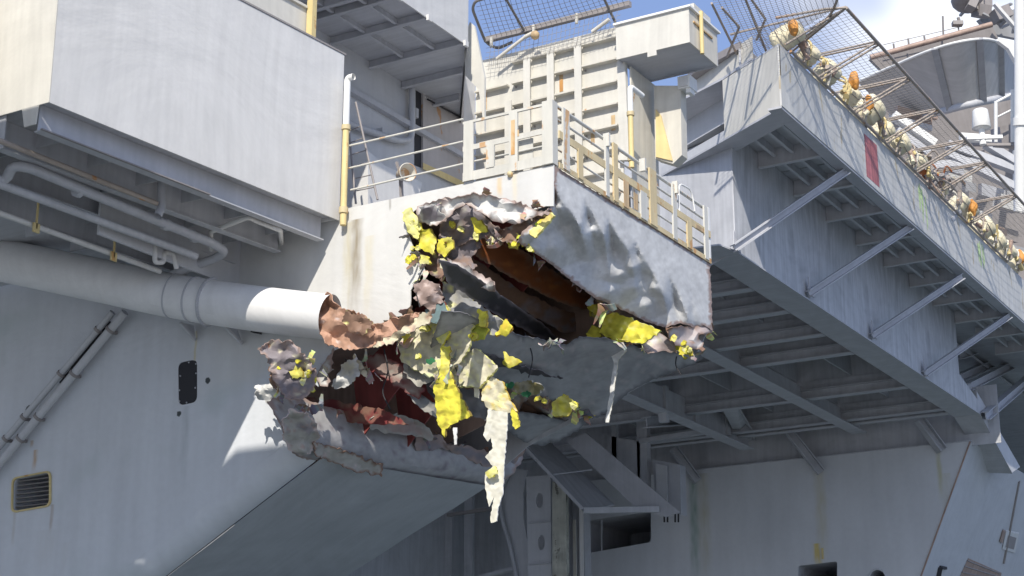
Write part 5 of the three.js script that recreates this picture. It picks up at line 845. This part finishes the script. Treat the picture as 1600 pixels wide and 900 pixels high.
// outboard side: pushed in and pleated
{
  const topY = (x) => 259 + (x - 866) * 0.617;
  torn('outboard_plate', { o: [[866, 259], [900, 280], [950, 311], [1000, 342], [1050, 372], [1109, 409], [1112, 470], [1113, 516], [1100, 508], [1085, 512], [1062, 505], [1040, 512], [1010, 503], [985, 490], [950, 474], [930, 466], [905, 448], [880, 428], [850, 405], [825, 388], [808, 378], [818, 360], [838, 345], [856, 328], [866, 316]], map: mapN(N0), step: 3.2, jag: 0.8, amp: 0.012, fr: 0.02, crease: 1.2,
    off: (x, y) => { // flat above a zigzag fold line, bent inboard below it
      const v = (y - topY(x)) / 118, u = Math.max(0, (x - 866) / 247), p = (x - y * 0.22) / 38 + 0.9 * fbm(x * 0.018, 1.5, 4.4, 2), i = Math.floor(p), q = p - i, h = 0.2 + 0.34 * hash2(i, 3, 8), z = q < 0.6 ? q / 0.6 : (1 - q) / 0.4;
      const vb = 0.18 + 0.62 * Math.pow(u, 2.2), v0 = vb + h * z * 1.25 * (1 - sst(0.15, 0.95, v - vb)) * (1 - 0.5 * u), bd = v - v0, b = 0.5 * (bd + Math.sqrt(bd * bd + 0.0014));
      return (0.60 * b - 0.10 * Math.max(0, b - 0.45)) * (1 - 0.8 * Math.pow(u, 3)) + 0.26 * sst(0, 0.3, b) * (dents(x * 0.9 + y * 0.75, y * 0.9 - x * 0.35, 50, 5) - 0.4) * (1 - 0.6 * u); },
    c: [[0.60, 0.605, 0.605], [0.50, 0.505, 0.51]], mixK: 0.6, back: [COL.brown, COL.rust], edge: COL.primer, edgeW: 4, label: 'dented and pleated outboard plate' });
  torn('bottom_edge_strip', { o: [[930, 462], [965, 478], [1000, 492], [1040, 508], [1070, 512], [1100, 516], [1098, 524], [1060, 522], [1020, 520], [980, 506], [945, 486]], map: mapN(N0 + 0.75), tilt: [-0.004, 0.006], amp: 0.05, c: [COL.primer, COL.dgrey, COL.tan], edge: COL.brown });
  torn('torn_corner_flap', { o: [[1040, 512], [1075, 510], [1113, 505], [1112, 520], [1092, 524], [1102, 545], [1080, 549], [1060, 540], [1046, 530]], map: mapN(N0 + 0.1), amp: 0.12, c: [COL.pink, COL.pale, COL.tan], edge: COL.brown, curl: -0.15 });
  torn('torn_corner_flap', { o: [[1004, 538], [1030, 520], [1052, 534], [1058, 552], [1036, 548], [1012, 552]], map: mapN(N0 + 0.35), amp: 0.08, c: [COL.pink, COL.white, COL.cream], edge: COL.primer, curl: -0.15 });
}
// lower slope of the outboard side: smooth dark grey plating
const SLOPE0 = V(30, 10.22, 13.5), SLOPEN = new THREE.Vector3().crossVectors(X, new THREE.Vector3(0, -0.3487, -1)).normalize(); if (SLOPEN.y < 0) SLOPEN.negate();
{
  torn('lower_slope_plate', { o: [[690, 486], [722, 488], [760, 502], [815, 526], [850, 532], [885, 540], [905, 527], [950, 528], [1000, 542], [1045, 548], [1092, 548], [1098, 558], [1072, 572], [1030, 590], [985, 612], [955, 636], [925, 653], [895, 640], [850, 622], [815, 606], [770, 592], [730, 580], [690, 566], [672, 540]], map: mapP(SLOPE0, SLOPEN), step: 6, jag: 1.2, amp: 0.035, fr: 0.02, tilt: [0, 0], c: [[0.42, 0.425, 0.44], [0.30, 0.305, 0.32], [0.44, 0.41, 0.42]], mixK: 0.7, back: [COL.dgrey], edge: COL.dgrey, edgeW: 3, crease: 1.2, label: 'smooth dark grey lower plate bent below the opening' });
  torn('lower_slope_plate', { o: [[770, 652], [800, 642], [838, 648], [880, 658], [926, 654], [905, 672], [872, 690], [848, 697], [822, 690], [798, 676]], map: mapP(SLOPE0.clone().addScaledVector(SLOPEN, 0.1), SLOPEN), step: 6, jag: 1.2, amp: 0.04, fr: 0.02, c: [[0.42, 0.425, 0.44], [0.33, 0.335, 0.35]], back: [COL.dgrey], edge: COL.dgrey, edgeW: 3 });
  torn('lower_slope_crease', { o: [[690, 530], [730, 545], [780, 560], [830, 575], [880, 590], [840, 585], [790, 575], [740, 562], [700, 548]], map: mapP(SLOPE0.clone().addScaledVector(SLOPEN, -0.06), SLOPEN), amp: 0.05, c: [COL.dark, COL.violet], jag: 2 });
}
// lower lip above the flared bottom
const LIP0 = V(27, 7.85, 18.48), LIPN = new THREE.Vector3().crossVectors(new THREE.Vector3(6.4, 0.43, -0.15), new THREE.Vector3(0, 0.8, 0.5)).normalize(); if (LIPN.z > 0) LIPN.negate();
{
  torn('lower_lip_plate', { o: [[438, 640], [470, 636], [500, 640], [545, 652], [590, 664], [640, 676], [690, 690], [740, 704], [780, 706], [822, 696], [818, 712], [790, 740], [757, 766], [700, 758], [600, 741], [520, 724], [470, 715], [450, 704], [438, 676]], map: mapP(LIP0, LIPN), step: 6, jag: 1.4, amp: 0.025, fr: 0.02, off: (x, y) => { const m = 690 + (x - 440) * 0.13; return 0.22 * ((y - m) / 34) ** 2 - 0.12; }, c: [[0.40, 0.40, 0.41], [0.46, 0.45, 0.45], COL.violet], mixK: 0.5, back: [COL.brown, COL.dark], edge: COL.primer, edgeW: 3, label: 'bent grey lip plate with brown torn edge' });
  torn('crushed_corner', { o: [[436, 650], [452, 638], [474, 640], [490, 656], [500, 684], [492, 706], [470, 714], [452, 704], [440, 684]], map: mapP(LIP0.clone().addScaledVector(LIPN, -0.28), LIPN), step: 4, amp: 0.09, fr: 0.06, c: [COL.ash, COL.violet, COL.primer], edge: COL.pink, curl: -0.1 });
  torn('scraped_flap', { o: [[486, 690], [520, 698], [560, 712], [602, 726], [594, 744], [560, 738], [520, 722], [490, 710]], map: mapP(LIP0.clone().addScaledVector(LIPN, -0.2), LIPN), step: 4, amp: 0.05, c: [COL.ash, COL.primer, COL.pink], edge: COL.brown, curl: -0.06 });
  torn('torn_rim', { o: [[570, 648], [600, 640], [640, 652], [670, 668], [668, 684], [625, 676], [574, 668]], map: mapP(LIP0.clone().addScaledVector(LIPN, -0.16), LIPN), amp: 0.07, c: [COL.primer, COL.ash, COL.pale], edge: COL.ash, curl: -0.14 });
  torn('torn_rim', { o: [[648, 676], [692, 682], [704, 702], [650, 704]], map: mapP(LIP0.clone().addScaledVector(LIPN, -0.1), LIPN), amp: 0.05, c: [COL.primer, COL.violet] });
  torn('torn_rim', { o: [[690, 690], [740, 700], [790, 712], [818, 702], [800, 730], [760, 728], [720, 716]], map: mapP(LIP0.clone().addScaledVector(LIPN, -0.08), LIPN), amp: 0.08, c: [COL.violet, COL.dgrey, COL.primer], edge: COL.primer });
}
// inside of the sponson: dark bulkheads, red-lead and rusty framing
part(sponson, 'inner_bulkhead', blk(24.2, 30.0, 7.9, 11.98, 19.6, 19.65), M.innerDark);
part(sponson, 'inner_deck', blk(24.3, 30.0, 10.0, 10.04, 15.6, 19.55), M.innerDark);
part(sponson, 'inner_forward_bulkhead', plate([V(28.6, 11.98, 14.5), V(28.6, 11.98, 19.55), V(28.6, 8.4, 19.55), V(28.6, 9.2, 17.2), V(28.6, 10.3, 14.7)], X, 0.03), M.innerDark);
part(sponson, 'inner_lining', blk(24.1, 28.5, 12.0, 12.04, 14.6, 19.55), M.innerDark);
for (const s of [25.2, 26.6]) part(sponson, 'inner_frame', plate([V(s, 12, 14.6), V(s, 12, 15.3), V(s, 9.4, 18.4), V(s, 8.2, 18.2)], X, 0.03), M.redLead);
torn('rusty_beam', { o: [[742, 370], [796, 378], [850, 414], [900, 445], [936, 470], [920, 484], [890, 478], [850, 460], [790, 428], [744, 400]], map: mapN(15.1), amp: 0.05, c: [[0.27, 0.085, 0.025], COL.brown, [0.34, 0.12, 0.03]], jag: 1.5, edge: COL.brown, label: 'rusty orange inner beam' });
torn('inner_shelf', { o: [[728, 398], [760, 416], [810, 452], [872, 482], [930, 500], [932, 516], [880, 520], [820, 486], [765, 452], [730, 430]], map: mapN(15.5), amp: 0.05, c: [COL.brown, COL.violet, COL.dgrey], jag: 1.5 });
torn('red_inner_plate', { o: [[462, 622], [520, 624], [600, 640], [640, 664], [560, 662], [470, 642]], map: mapS(24.7), amp: 0.05, c: [COL.red, COL.brown], jag: 2 });
torn('red_inner_plate', { o: [[570, 560], [592, 552], [622, 566], [664, 606], [654, 624], [604, 594], [576, 578]], map: mapS(24.4), amp: 0.08, c: [COL.primer, COL.red, COL.ash], edge: COL.red, jag: 2 });
// upper torn flaps
const Sf = S0;
const FL = [
  ['curled_flap', [[652, 322], [690, 311], [745, 303], [790, 309], [835, 327], [860, 332], [832, 341], [800, 350], [772, 346], [748, 330], [728, 318], [708, 330], [696, 346], [672, 353], [655, 346]], Sf - 0.12, { c: [COL.white, COL.pale, COL.pink], edge: COL.primer, amp: 0.087, fr: 0.042, curl: -0.2, tilt: [0, 0.004] }],
  ['scooped_plate', [[686, 350], [712, 322], [736, 314], [754, 330], [768, 350], [792, 362], [772, 372], [740, 374], [708, 388], [684, 384]], Sf + 0.25, { c: [COL.violet, COL.primer, COL.ash], edge: COL.primer, amp: 0.099, fr: 0.042, tilt: [0, 0.006] }],
  ['scooped_plate', [[654, 324], [680, 320], [700, 341], [682, 350], [660, 346]], Sf - 0.2, { c: [COL.violet, COL.dgrey], edge: COL.pale, amp: 0.08, tilt: [0.004, 0.004] }],
  ['shredded_plate', [[770, 366], [800, 352], [836, 334], [864, 326], [860, 346], [832, 370], [806, 380], [782, 376]], Sf + 0.1, { c: [COL.brown, COL.ash, COL.dark], amp: 0.087, fr: 0.063, step: 4, curl: -0.15 }],
  ['shredded_plate', [[680, 382], [708, 386], [742, 374], [754, 382], [736, 402], [746, 416], [722, 428], [694, 412], [680, 400]], Sf + 0.45, { c: [COL.violet, COL.brown, COL.primer], amp: 0.087, fr: 0.056, step: 5 }],
  ['shredded_plate', [[650, 370], [684, 372], [690, 400], [700, 420], [690, 440], [672, 428], [660, 405]], Sf + 0.3, { c: [COL.brown, COL.violet, COL.lemon], amp: 0.087, fr: 0.063, step: 5 }],
  ['bent_frame_strip', [[686, 406], [716, 414], [760, 444], [802, 474], [850, 507], [890, 547], [868, 543], [820, 516], [770, 489], [730, 462], [698, 440]], Sf + 0.15, { c: [[0.045, 0.043, 0.05], [0.03, 0.03, 0.032], [0.12, 0.11, 0.12]], amp: 0.03, jag: 1, edge: COL.violet, edgeW: 2, map: mapN(14.95), tilt: [0, 0.014], label: 'long dark bent frame strip'}],  // near-black colour carries the shade of its downward-facing side
  ['curled_strip', [[699, 403], [736, 419], [772, 440], [774, 456], [750, 449], [722, 440], [702, 425]], Sf - 0.05, { c: [COL.white, COL.pink, COL.pale], amp: 0.08, curl: -0.15, edge: COL.primer }],
  ['purple_flap', [[645, 446], [664, 435], [686, 444], [692, 470], [672, 487], [650, 470]], Sf - 0.08, { c: [COL.primer, COL.violet, COL.pink], amp: 0.1, fr: 0.070, step: 4 }],
  ['teal_flap', [[664, 484], [692, 470], [702, 490], [682, 506], [666, 502]], Sf + 0.02, { c: [COL.teal, COL.dgrey], amp: 0.05 }],
  ['grey_web', [[690, 440], [720, 446], [748, 476], [780, 496], [800, 516], [770, 524], [735, 506], [706, 492], [694, 470]], Sf + 0.55, { c: [COL.grey, COL.ash, COL.lemon], amp: 0.1, fr: 0.049 }],
  ['brown_flap', [[494, 484], [512, 456], [524, 474], [540, 484], [570, 492], [582, 508], [610, 499], [658, 487], [642, 505], [612, 522], [578, 542], [546, 547], [514, 540], [494, 514]], Sf - 0.62, { c: [COL.tan, COL.brown, COL.pink], edge: COL.tan, amp: 0.105, fr: 0.052, step: 4.5, curl: -0.25, label: 'coppery brown crumpled flap at the duct end' }],
  ['brown_flap', [[540, 486], [568, 492], [584, 506], [566, 524], [544, 516], [534, 500]], Sf - 0.85, { c: [COL.brown, COL.tan, COL.lemon], amp: 0.099, fr: 0.070, step: 4 }],
  ['ragged_fold', [[575, 520], [612, 512], [650, 494], [680, 484], [672, 500], [640, 520], [604, 540], [578, 542]], Sf - 0.1, { c: [COL.cream, COL.tan, COL.primer], amp: 0.074, fr: 0.070, step: 4, curl: -0.2 }],
  ['twisted_flap', [[402, 546], [426, 531], [456, 534], [482, 560], [494, 582], [490, 608], [472, 624], [444, 620], [426, 590], [418, 560]], Sf - 1.0, { c: [COL.violet, COL.primer, COL.cream], edge: COL.primer, amp: 0.112, fr: 0.056, step: 4.5, curl: -0.25, label: 'twisted brown flap standing off the shaded wall' }],
  ['twisted_flap', [[420, 572], [440, 580], [452, 606], [446, 632], [430, 628], [424, 600]], Sf - 0.55, { c: [COL.brown, COL.primer, COL.ash], amp: 0.093, fr: 0.070, step: 4 }],
  ['pale_tongue', [[494, 588], [510, 560], [521, 543], [517, 580], [512, 604], [500, 603]], Sf - 0.06, { c: [COL.pale, COL.white], amp: 0.05, edge: COL.primer, edgeW: 2 }],
  ['pale_tongue', [[519, 600], [538, 566], [556, 558], [562, 586], [546, 601], [526, 608]], Sf - 0.15, { c: [COL.pale, COL.cream, COL.ash], amp: 0.1, fr: 0.063, step: 4 }],
  ['pale_tongue', [[554, 552], [566, 570], [582, 600], [564, 584], [552, 572]], Sf - 0.1, { c: [COL.cream, COL.white], amp: 0.04 }],
  ['white_curl', [[397, 606], [415, 600], [438, 610], [441, 626], [420, 631], [402, 623]], Sf - 0.6, { c: [COL.white, COL.pale], amp: 0.087, fr: 0.070, step: 4, curl: -0.2 }],
  ['teal_flap', [[424, 624], [446, 630], [442, 648], [428, 652]], Sf + 0.05, { c: [COL.teal, COL.dgrey], amp: 0.05 }],
  ['grey_lump', [[632, 552], [664, 560], [684, 592], [652, 604], [630, 582]], Sf + 0.5, { c: [COL.ash, COL.dgrey], amp: 0.093, fr: 0.042 }],
  ['torn_web', [[660, 590], [700, 598], [740, 612], [780, 640], [772, 660], [736, 650], [700, 636], [672, 616]], Sf + 1.0, { c: [COL.dgrey, COL.grey, COL.violet], amp: 0.074 }],
  ['torn_web', [[640, 600], [690, 640], [700, 660], [660, 640], [636, 616]], Sf + 0.8, { c: [COL.grey, COL.ash], amp: 0.1 }],
];
for (const [n, o, S, q] of FL) torn(n, { o, map: mapS(S), cell: 25, ...q, amp: (q.amp ?? 0.06) * 1.25 });
// debris packed in the gap between the two lower plates
torn('torn_web', { o: [[770, 596], [830, 600], [880, 622], [920, 640], [905, 660], [850, 652], [800, 646], [770, 630]], map: mapP(SLOPE0.clone().addScaledVector(SLOPEN, 0.25), SLOPEN), amp: 0.12, fr: 0.08, step: 5, c: [COL.brown, COL.ash, COL.violet] });
// torn strips peeling off the rims: thin ribbons of metal and lining, each rooted on an edge
function ribbon(p, dir, bend, len, wid, curl, taper, c0, c1, sd) {
  const r = rng(sd), K = 7, d = dir.clone().normalize(), side = new THREE.Vector3().crossVectors(d, bend).normalize(), up = new THREE.Vector3().crossVectors(side, d), q = p.clone(), rings = [];
  for (let i = 0; i <= K; i++) { const u = i / K, w = wid * (1 - taper * u) * (0.7 + 0.6 * r()) * 0.5, o = side.clone().applyAxisAngle(d, 0.5 * Math.sin(u * 3 + sd)); rings.push([q.clone().addScaledVector(o, w), q.clone().addScaledVector(o, -w * (0.6 + 0.7 * r())), up.clone()]); d.applyAxisAngle(side, curl / K * (0.4 + 1.2 * r())); up.crossVectors(side, d); q.addScaledVector(d, len / K); }
  const pos = [], col = [], t = 0.008, put = (v, c) => { pos.push(v.x, v.y, v.z); col.push(...c); };
  const quad = (a, b, c, e, k) => { put(a, k); put(b, k); put(c, k); put(a, k); put(c, k); put(e, k); };
  for (let i = 0; i < K; i++) { const A = rings[i], B = rings[i + 1], k = c0.map((v) => v * (0.8 + 0.4 * r())), kb = c1.map((v) => v * (0.8 + 0.4 * r())), a2 = A[0].clone().addScaledVector(A[2], -t), b2 = A[1].clone().addScaledVector(A[2], -t), c2 = B[1].clone().addScaledVector(B[2], -t), e2 = B[0].clone().addScaledVector(B[2], -t);
    quad(A[0], A[1], B[1], B[0], k); quad(a2, e2, c2, b2, kb); quad(A[0], B[0], e2, a2, kb); quad(A[1], b2, c2, B[1], kb); }
  let g = new THREE.BufferGeometry(); g.setAttribute('position', new THREE.Float32BufferAttribute(pos, 3)); g.setAttribute('color', new THREE.Float32BufferAttribute(col, 3)); g = boxUV(g); g.deleteAttribute('normal'); g.computeVertexNormals(); return toCreasedNormals(g, 0.7);
}
{
  const r = rng(404), onLip = mapP(LIP0, LIPN), onSlope = mapP(SLOPE0, SLOPEN);
  const metalP = [[COL.pale, COL.primer], [COL.grey, COL.dgrey], [COL.primer, COL.brown], [COL.dgrey, COL.violet]], lin = [[COL.lemon, COL.cream], [COL.yellow, COL.lemon], [COL.cream, COL.ash]], brn = [[COL.tan, COL.brown], [COL.brown, COL.primer], [COL.pink, COL.tan]];
  const T = [-1, 0, 0], rims = [ // polyline in px, surface, count, lean (towards the viewer etc.), palettes, size
    [[[636, 352], [643, 392], [664, 424], [646, 446], [640, 490]], mapS(S0), 22, [-0.6, -0.5, 0.5], [...lin, ...metalP], 0.28],
    [[[652, 326], [700, 314], [742, 304], [790, 316], [828, 326], [862, 322]], mapS(S0 - 0.03), 26, [-0.9, -0.5, 0.2], [metalP[0], metalP[2], ...brn], 0.26],
    [[[690, 384], [740, 374], [790, 372], [830, 366], [860, 340]], mapS(S0 + 0.12), 26, [-0.8, -0.6, 0.2], [...lin, ...metalP, ...brn], 0.28],
    [[[545, 530], [575, 512], [612, 500], [640, 490]], mapS(S0 - 0.05), 16, [-0.8, -0.5, 0.4], [...brn, metalP[2]], 0.3],
    [[[497, 604], [520, 560], [560, 556], [590, 590]], mapS(S0 - 0.06), 14, [-0.5, -0.8, 0.2], [metalP[0], lin[2], metalP[1]], 0.3],
    [[[410, 545], [440, 534], [470, 548], [490, 580], [486, 612], [446, 618], [424, 590]], mapS(S0 - 0.95), 24, [-0.6, -0.3, 0.2], [...brn, metalP[3], lin[0]], 0.24],
    [[[620, 522], [650, 540], [690, 560], [720, 566], [690, 592], [640, 575]], mapS(S0 + 0.2), 34, [-0.5, -0.9, 0.2], [...lin, lin[2], metalP[3]], 0.34],
    [[[690, 480], [740, 500], [790, 520], [850, 532], [900, 530]], mapS(S0 + 0.6), 28, [-0.6, -0.7, 0.3], [...lin, metalP[3], metalP[1]], 0.26],
    [[[720, 590], [770, 600], [830, 612], [890, 632], [920, 646]], (x, y, d) => onSlope(x, y, -0.02), 34, [-0.4, -0.9, 0.3], [...lin, ...brn, metalP[3]], 0.3],
    [[[808, 380], [850, 408], [905, 450], [950, 478]], mapN(N0 + 0.75), 18, [-0.2, -0.9, 0.4], [metalP[1], metalP[3], brn[1]], 0.2],
    [[[930, 470], [985, 500], [1040, 515], [1085, 520], [1110, 518]], mapN(N0 + 0.5), 34, [-0.5, -0.7, 0.5], [...lin, ...brn, metalP[0], metalP[2]], 0.3],
    [[[950, 528], [1000, 540], [1050, 548], [1094, 552]], (x, y, d) => onSlope(x, y, -0.02), 18, [-0.5, -0.2, 0.6], [...lin, metalP[0], brn[2]], 0.26],
    [[[440, 640], [500, 640], [590, 662], [690, 690], [780, 706], [820, 698]], (x, y, d) => onLip(x, y, -0.03), 44, [-0.5, 0.3, 0.6], [metalP[2], metalP[3], brn[1], metalP[1]], 0.24],
      ];
  for (const [pl, mp, k, lean, pals, size] of rims) for (let i = 0; i < k * 0.38; i++) {
    const u = r() * (pl.length - 1), j = Math.floor(u), q = u - j, x = mix(pl[j][0], pl[j + 1][0], q) + (r() - 0.5) * 5, y = mix(pl[j][1], pl[j + 1][1], q) + (r() - 0.5) * 5;
    const d = new THREE.Vector3(lean[0] + (r() - 0.5) * 1.1, lean[1] + (r() - 0.5) * 1.6, lean[2] + (r() - 0.5) * 1.6), pc = pals[Math.floor(r() * pals.length)], L = lin.includes(pc);
    part(sponson, L ? 'lining_tuft' : 'torn_strip', ribbon(mp(x, y, 0), d, new THREE.Vector3(r() - 0.5, r() - 0.5, r() - 0.5), size * (0.4 + 1.0 * r()), size * (0.3 + 0.5 * r()), (r() - 0.4) * 3.6, 0.3 + 0.7 * r(), pc[0], pc[1], 900 + i * 31 + k), L ? CLOTH : STEEL, false);
  }
  // loose cables
  for (const [pts, S, rr] of [[[[600, 545], [606, 580], [598, 612], [610, 640]], 24.2, 0.012], [[[436, 560], [430, 590], [436, 612]], 22.8, 0.01], [[[820, 520], [832, 560], [826, 590]], 26, 0.012], [[[706, 560], [716, 590], [712, 622], [722, 640]], 24.0, 0.011], [[[1060, 545], [1056, 570], [1064, 586]], 29.4, 0.012], [[[660, 420], [650, 450], [656, 480]], 23.6, 0.01], [[[540, 560], [548, 590], [543, 606]], 23.6, 0.01]]) { const t = thing('loose_cable', 'thin dark cable end dangling out of the torn sponson', 'cable', 'cables dangling from the tear'); part(t, 'cable', new THREE.TubeGeometry(new THREE.CatmullRomCurve3(pts.map(([x, y]) => atS(x, y, S))), 16, rr, 6), M.dark); }
}
// ---------- insulation and strips hanging out of the tear ----------
{
  const G = 'insulation hanging out of the torn sponson', Y = [COL.yellow, COL.lemon, [0.42, 0.33, 0.06]], YC = [COL.lemon, COL.cream, COL.yellow], C = [COL.cream, COL.ash, COL.lemon];
  const L = [
    ['tall pale yellow batt hanging on the sunlit wall at the top of the tear', [[628, 332], [642, 324], [656, 344], [652, 374], [636, 362]], S0 - 0.1, YC],
    ['yellow batt wedged under the curled white flap', [[648, 358], [672, 358], [682, 376], [676, 398], [656, 386]], S0 - 0.02, Y],
    ['bright yellow scrap beside the scooped grey plate', [[684, 374], [706, 370], [709, 386], [694, 402], [683, 392]], S0 + 0.05, Y],
    ['small greenish yellow tuft dangling on the white wall', [[656, 398], [672, 402], [669, 413], [656, 412]], S0 - 0.05, YC],
    ['yellow wedge stuck in the shaded scoop', [[735, 340], [752, 345], [762, 362], [744, 366]], S0 + 0.1, Y],
    ['yellow pad above the rusty beam', [[790, 372], [814, 376], [809, 389], [794, 386]], S0 + 0.2, Y],
    ['narrow yellow strip at the shredded corner', [[826, 364], [860, 332], [865, 337], [836, 372]], S0 - 0.1, [[0.75, 0.6, 0.2], COL.lemon]],
    ['cream tuft below the upper tear', [[687, 404], [696, 406], [695, 421], [687, 418]], S0 - 0.02, C],
    ['large mottled cream and yellow blanket draped in the middle of the tear', [[620, 522], [640, 500], [670, 491], [700, 476], [706, 500], [738, 506], [734, 540], [720, 566], [690, 592], [656, 582], [626, 562]], S0 + 0.3, C],
    ['pale yellow sheet under the teal flap', [[668, 492], [698, 476], [702, 520], [690, 540], [676, 520]], S0 + 0.12, YC],
    ['yellow green pad beside the grey web', [[726, 505], [744, 498], [762, 512], [756, 531], [734, 531]], S0 + 0.4, [[0.42, 0.46, 0.06], COL.yellow]],
    ['small upright yellow block on the grey web', [[747, 482], [760, 486], [758, 511], [748, 509]], S0 + 0.3, Y],
    ['orange stained yellow scrap at the frame strip', [[773, 522], [790, 498], [801, 510], [791, 526]], S0 + 0.4, [COL.yellow, [0.7, 0.4, 0.05]]],
    ['yellow triangle lying on the dark lower plate', [[786, 549], [816, 565], [796, 576], [786, 570]], S0 + 1.2, Y],
    ['grey cream blanket hanging below the mottled one', [[698, 546], [746, 546], [778, 574], [748, 606], [712, 602], [694, 576]], S0 + 0.45, C],
    ['long yellow strap above the square yellow batt', [[689, 540], [703, 540], [702, 570], [707, 592], [692, 600], [680, 600], [688, 575]], S0 + 0.1, Y],
    ['square speckled yellow batt swinging below the tear', [[677, 604], [706, 590], [735, 650], [696, 670], [695, 684], [684, 660]], S0 + 0.0, [COL.yellow, COL.yellow, [0.22, 0.16, 0.03]]],
    ['bright yellow chunk on the lower grey plate', [[862, 630], [880, 615], [902, 630], [889, 649], [866, 651]], S0 + 3.2, Y],
    ['wide sunlit yellow batt below the pleated plate', [[917, 480], [936, 474], [966, 490], [1006, 506], [1032, 516], [1006, 536], [962, 533], [936, 521], [944, 500], [930, 492]], S0 + 3.9, [COL.yellow, [0.80, 0.62, 0.05], COL.lemon]],
    ['small yellow pad left of the wide batt', [[915, 521], [927, 508], [941, 515], [936, 531], [920, 533]], S0 + 3.9, Y],
    ['yellow tuft at the far torn corner', [[1053, 535], [1076, 540], [1083, 555], [1068, 560], [1055, 547]], S0 + 5.6, Y],
    ['pale fold of insulation inside the twisted flap', [[468, 582], [492, 580], [489, 612], [474, 614]], S0 - 1.0, [COL.lemon, COL.white, COL.yellow]],
    ['yellow scrap inside the twisted flap', [[448, 572], [468, 570], [474, 590], [456, 592]], S0 - 1.0, Y],
    ['ragged cream wad above the long white strip', [[752, 604], [768, 588], [786, 598], [796, 626], [808, 642], [788, 646], [764, 640], [752, 622]], S0 + 0.5, [COL.cream, COL.lemon, [0.6, 0.42, 0.08]]],
    ['little yellow tail beside the long white strip', [[799, 638], [808, 645], [813, 666], [805, 671], [799, 655]], S0 + 0.45, Y],
    ['yellow scrap caught low on the long white strip', [[758, 738], [774, 728], [778, 740], [764, 748]], S0 + 0.35, YC],
    ['olive patch of lining between the lower plates', [[800, 600], [830, 594], [850, 606], [838, 618], [808, 616]], S0 + 2.6, [[0.34, 0.30, 0.14], COL.ash]],
  ];
  for (const [label, o, S, c] of L) { const t = thing('insulation_batt', label, 'insulation', G); torn('batt', { o, map: mapS(S), c, cloth: true, thick: 0.05, amp: 0.055, cell: 13, fr: 0.05, step: 4.5, jag: 1.5, mixK: 0.6, crease: 0.6 }, t); }
  const rt = rng(55);
  for (const [x0, y0, x1, y1, S, k] of [[632, 340, 662, 410, S0 - 0.08, 7], [690, 350, 830, 385, S0 + 0.1, 8], [640, 500, 740, 560, S0 + 0.15, 8], [920, 490, 1085, 545, S0 + 4.3, 9], [760, 600, 900, 640, S0 + 2.4, 5], [430, 560, 486, 606, S0 - 1.02, 4]]) for (let i = 0; i < k; i++) {
    const u = rt(), x = mix(x0, x1, u), y = S > S0 + 2 || x1 - x0 > 100 ? mix(y0, y1, u) + (rt() - 0.5) * 12 : mix(y0, y1, rt()), w = 3.5 + 4.5 * rt(), a0 = rt() * 6, o = [];
    for (let j = 0; j < 6; j++) { const a = a0 + j * 1.05, l = w * (0.55 + 0.75 * rt()); o.push([x + Math.cos(a) * l, y + Math.sin(a) * l]); }
    const t = thing('insulation_tuft', 'small pale yellow insulation tuft clinging to the torn plating', 'insulation', 'small tufts along the tear');
    torn('tuft', { o, map: mapS(S + (rt() - 0.5) * 0.1), c: rt() > 0.5 ? YC : Y, cloth: true, thick: 0.04, amp: 0.05, cell: 7, step: 3, jag: 1.4, crease: 0.6 }, t);
  }
  for (const [label, x, y, S] of [['bright green scrap in the mottled blanket', 672, 564, S0 + 0.2], ['dark green scrap between the lower plates', 797, 602, S0 + 1.6], ['green shred beside the olive lining', 822, 616, S0 + 2.4]]) { const t = thing('green_scrap', label, 'scrap'); torn('scrap', { o: [[x - 6, y - 3], [x + 1, y - 6], [x + 8, y], [x + 2, y + 5], [x - 5, y + 4]], map: mapS(S), c: [COL.green, [0.03, 0.16, 0.08]], cloth: true, amp: 0.06, step: 4 }, t); }
  const H = (label, o, S, c, k = {}) => { const t = thing('hanging_strip', label, 'strip', 'pale strips dangling from the tear'); torn('strip', { o, map: mapS(S), c, cloth: true, thick: 0.02, amp: 0.02, step: 5, jag: 0.7, mixK: 0.4, ...k }, t); };
  H('long ragged white strip hanging far below the tear', [[762, 640], [792, 644], [793, 662], [788, 720], [786, 768], [777, 800], [776, 814], [767, 817], [766, 808], [772, 776], [764, 792], [758, 764], [758, 742], [770, 728], [758, 714], [770, 700], [767, 684], [762, 690], [755, 680], [760, 660]], S0 + 0.45, [[0.70, 0.68, 0.58], COL.white]);
  H('short cream strip hanging beside the long one', [[740, 588], [749, 588], [748, 622], [741, 620]], S0 + 0.5, [COL.cream, COL.white]);
  H('thin white strip with a torn knob hanging under the far yellow batt', [[956, 533], [974, 533], [979, 548], [966, 562], [962, 590], [957, 630], [951, 660], [946, 660], [953, 610], [959, 566], [953, 552]], S0 + 4.2, [COL.white, COL.cream]);
  H('tiny white thread below the square yellow batt', [[708, 668], [714, 668], [713, 694], [710, 695]], S0 + 0.02, [COL.white]);
}
settle();
renderer.render(scene, camera);
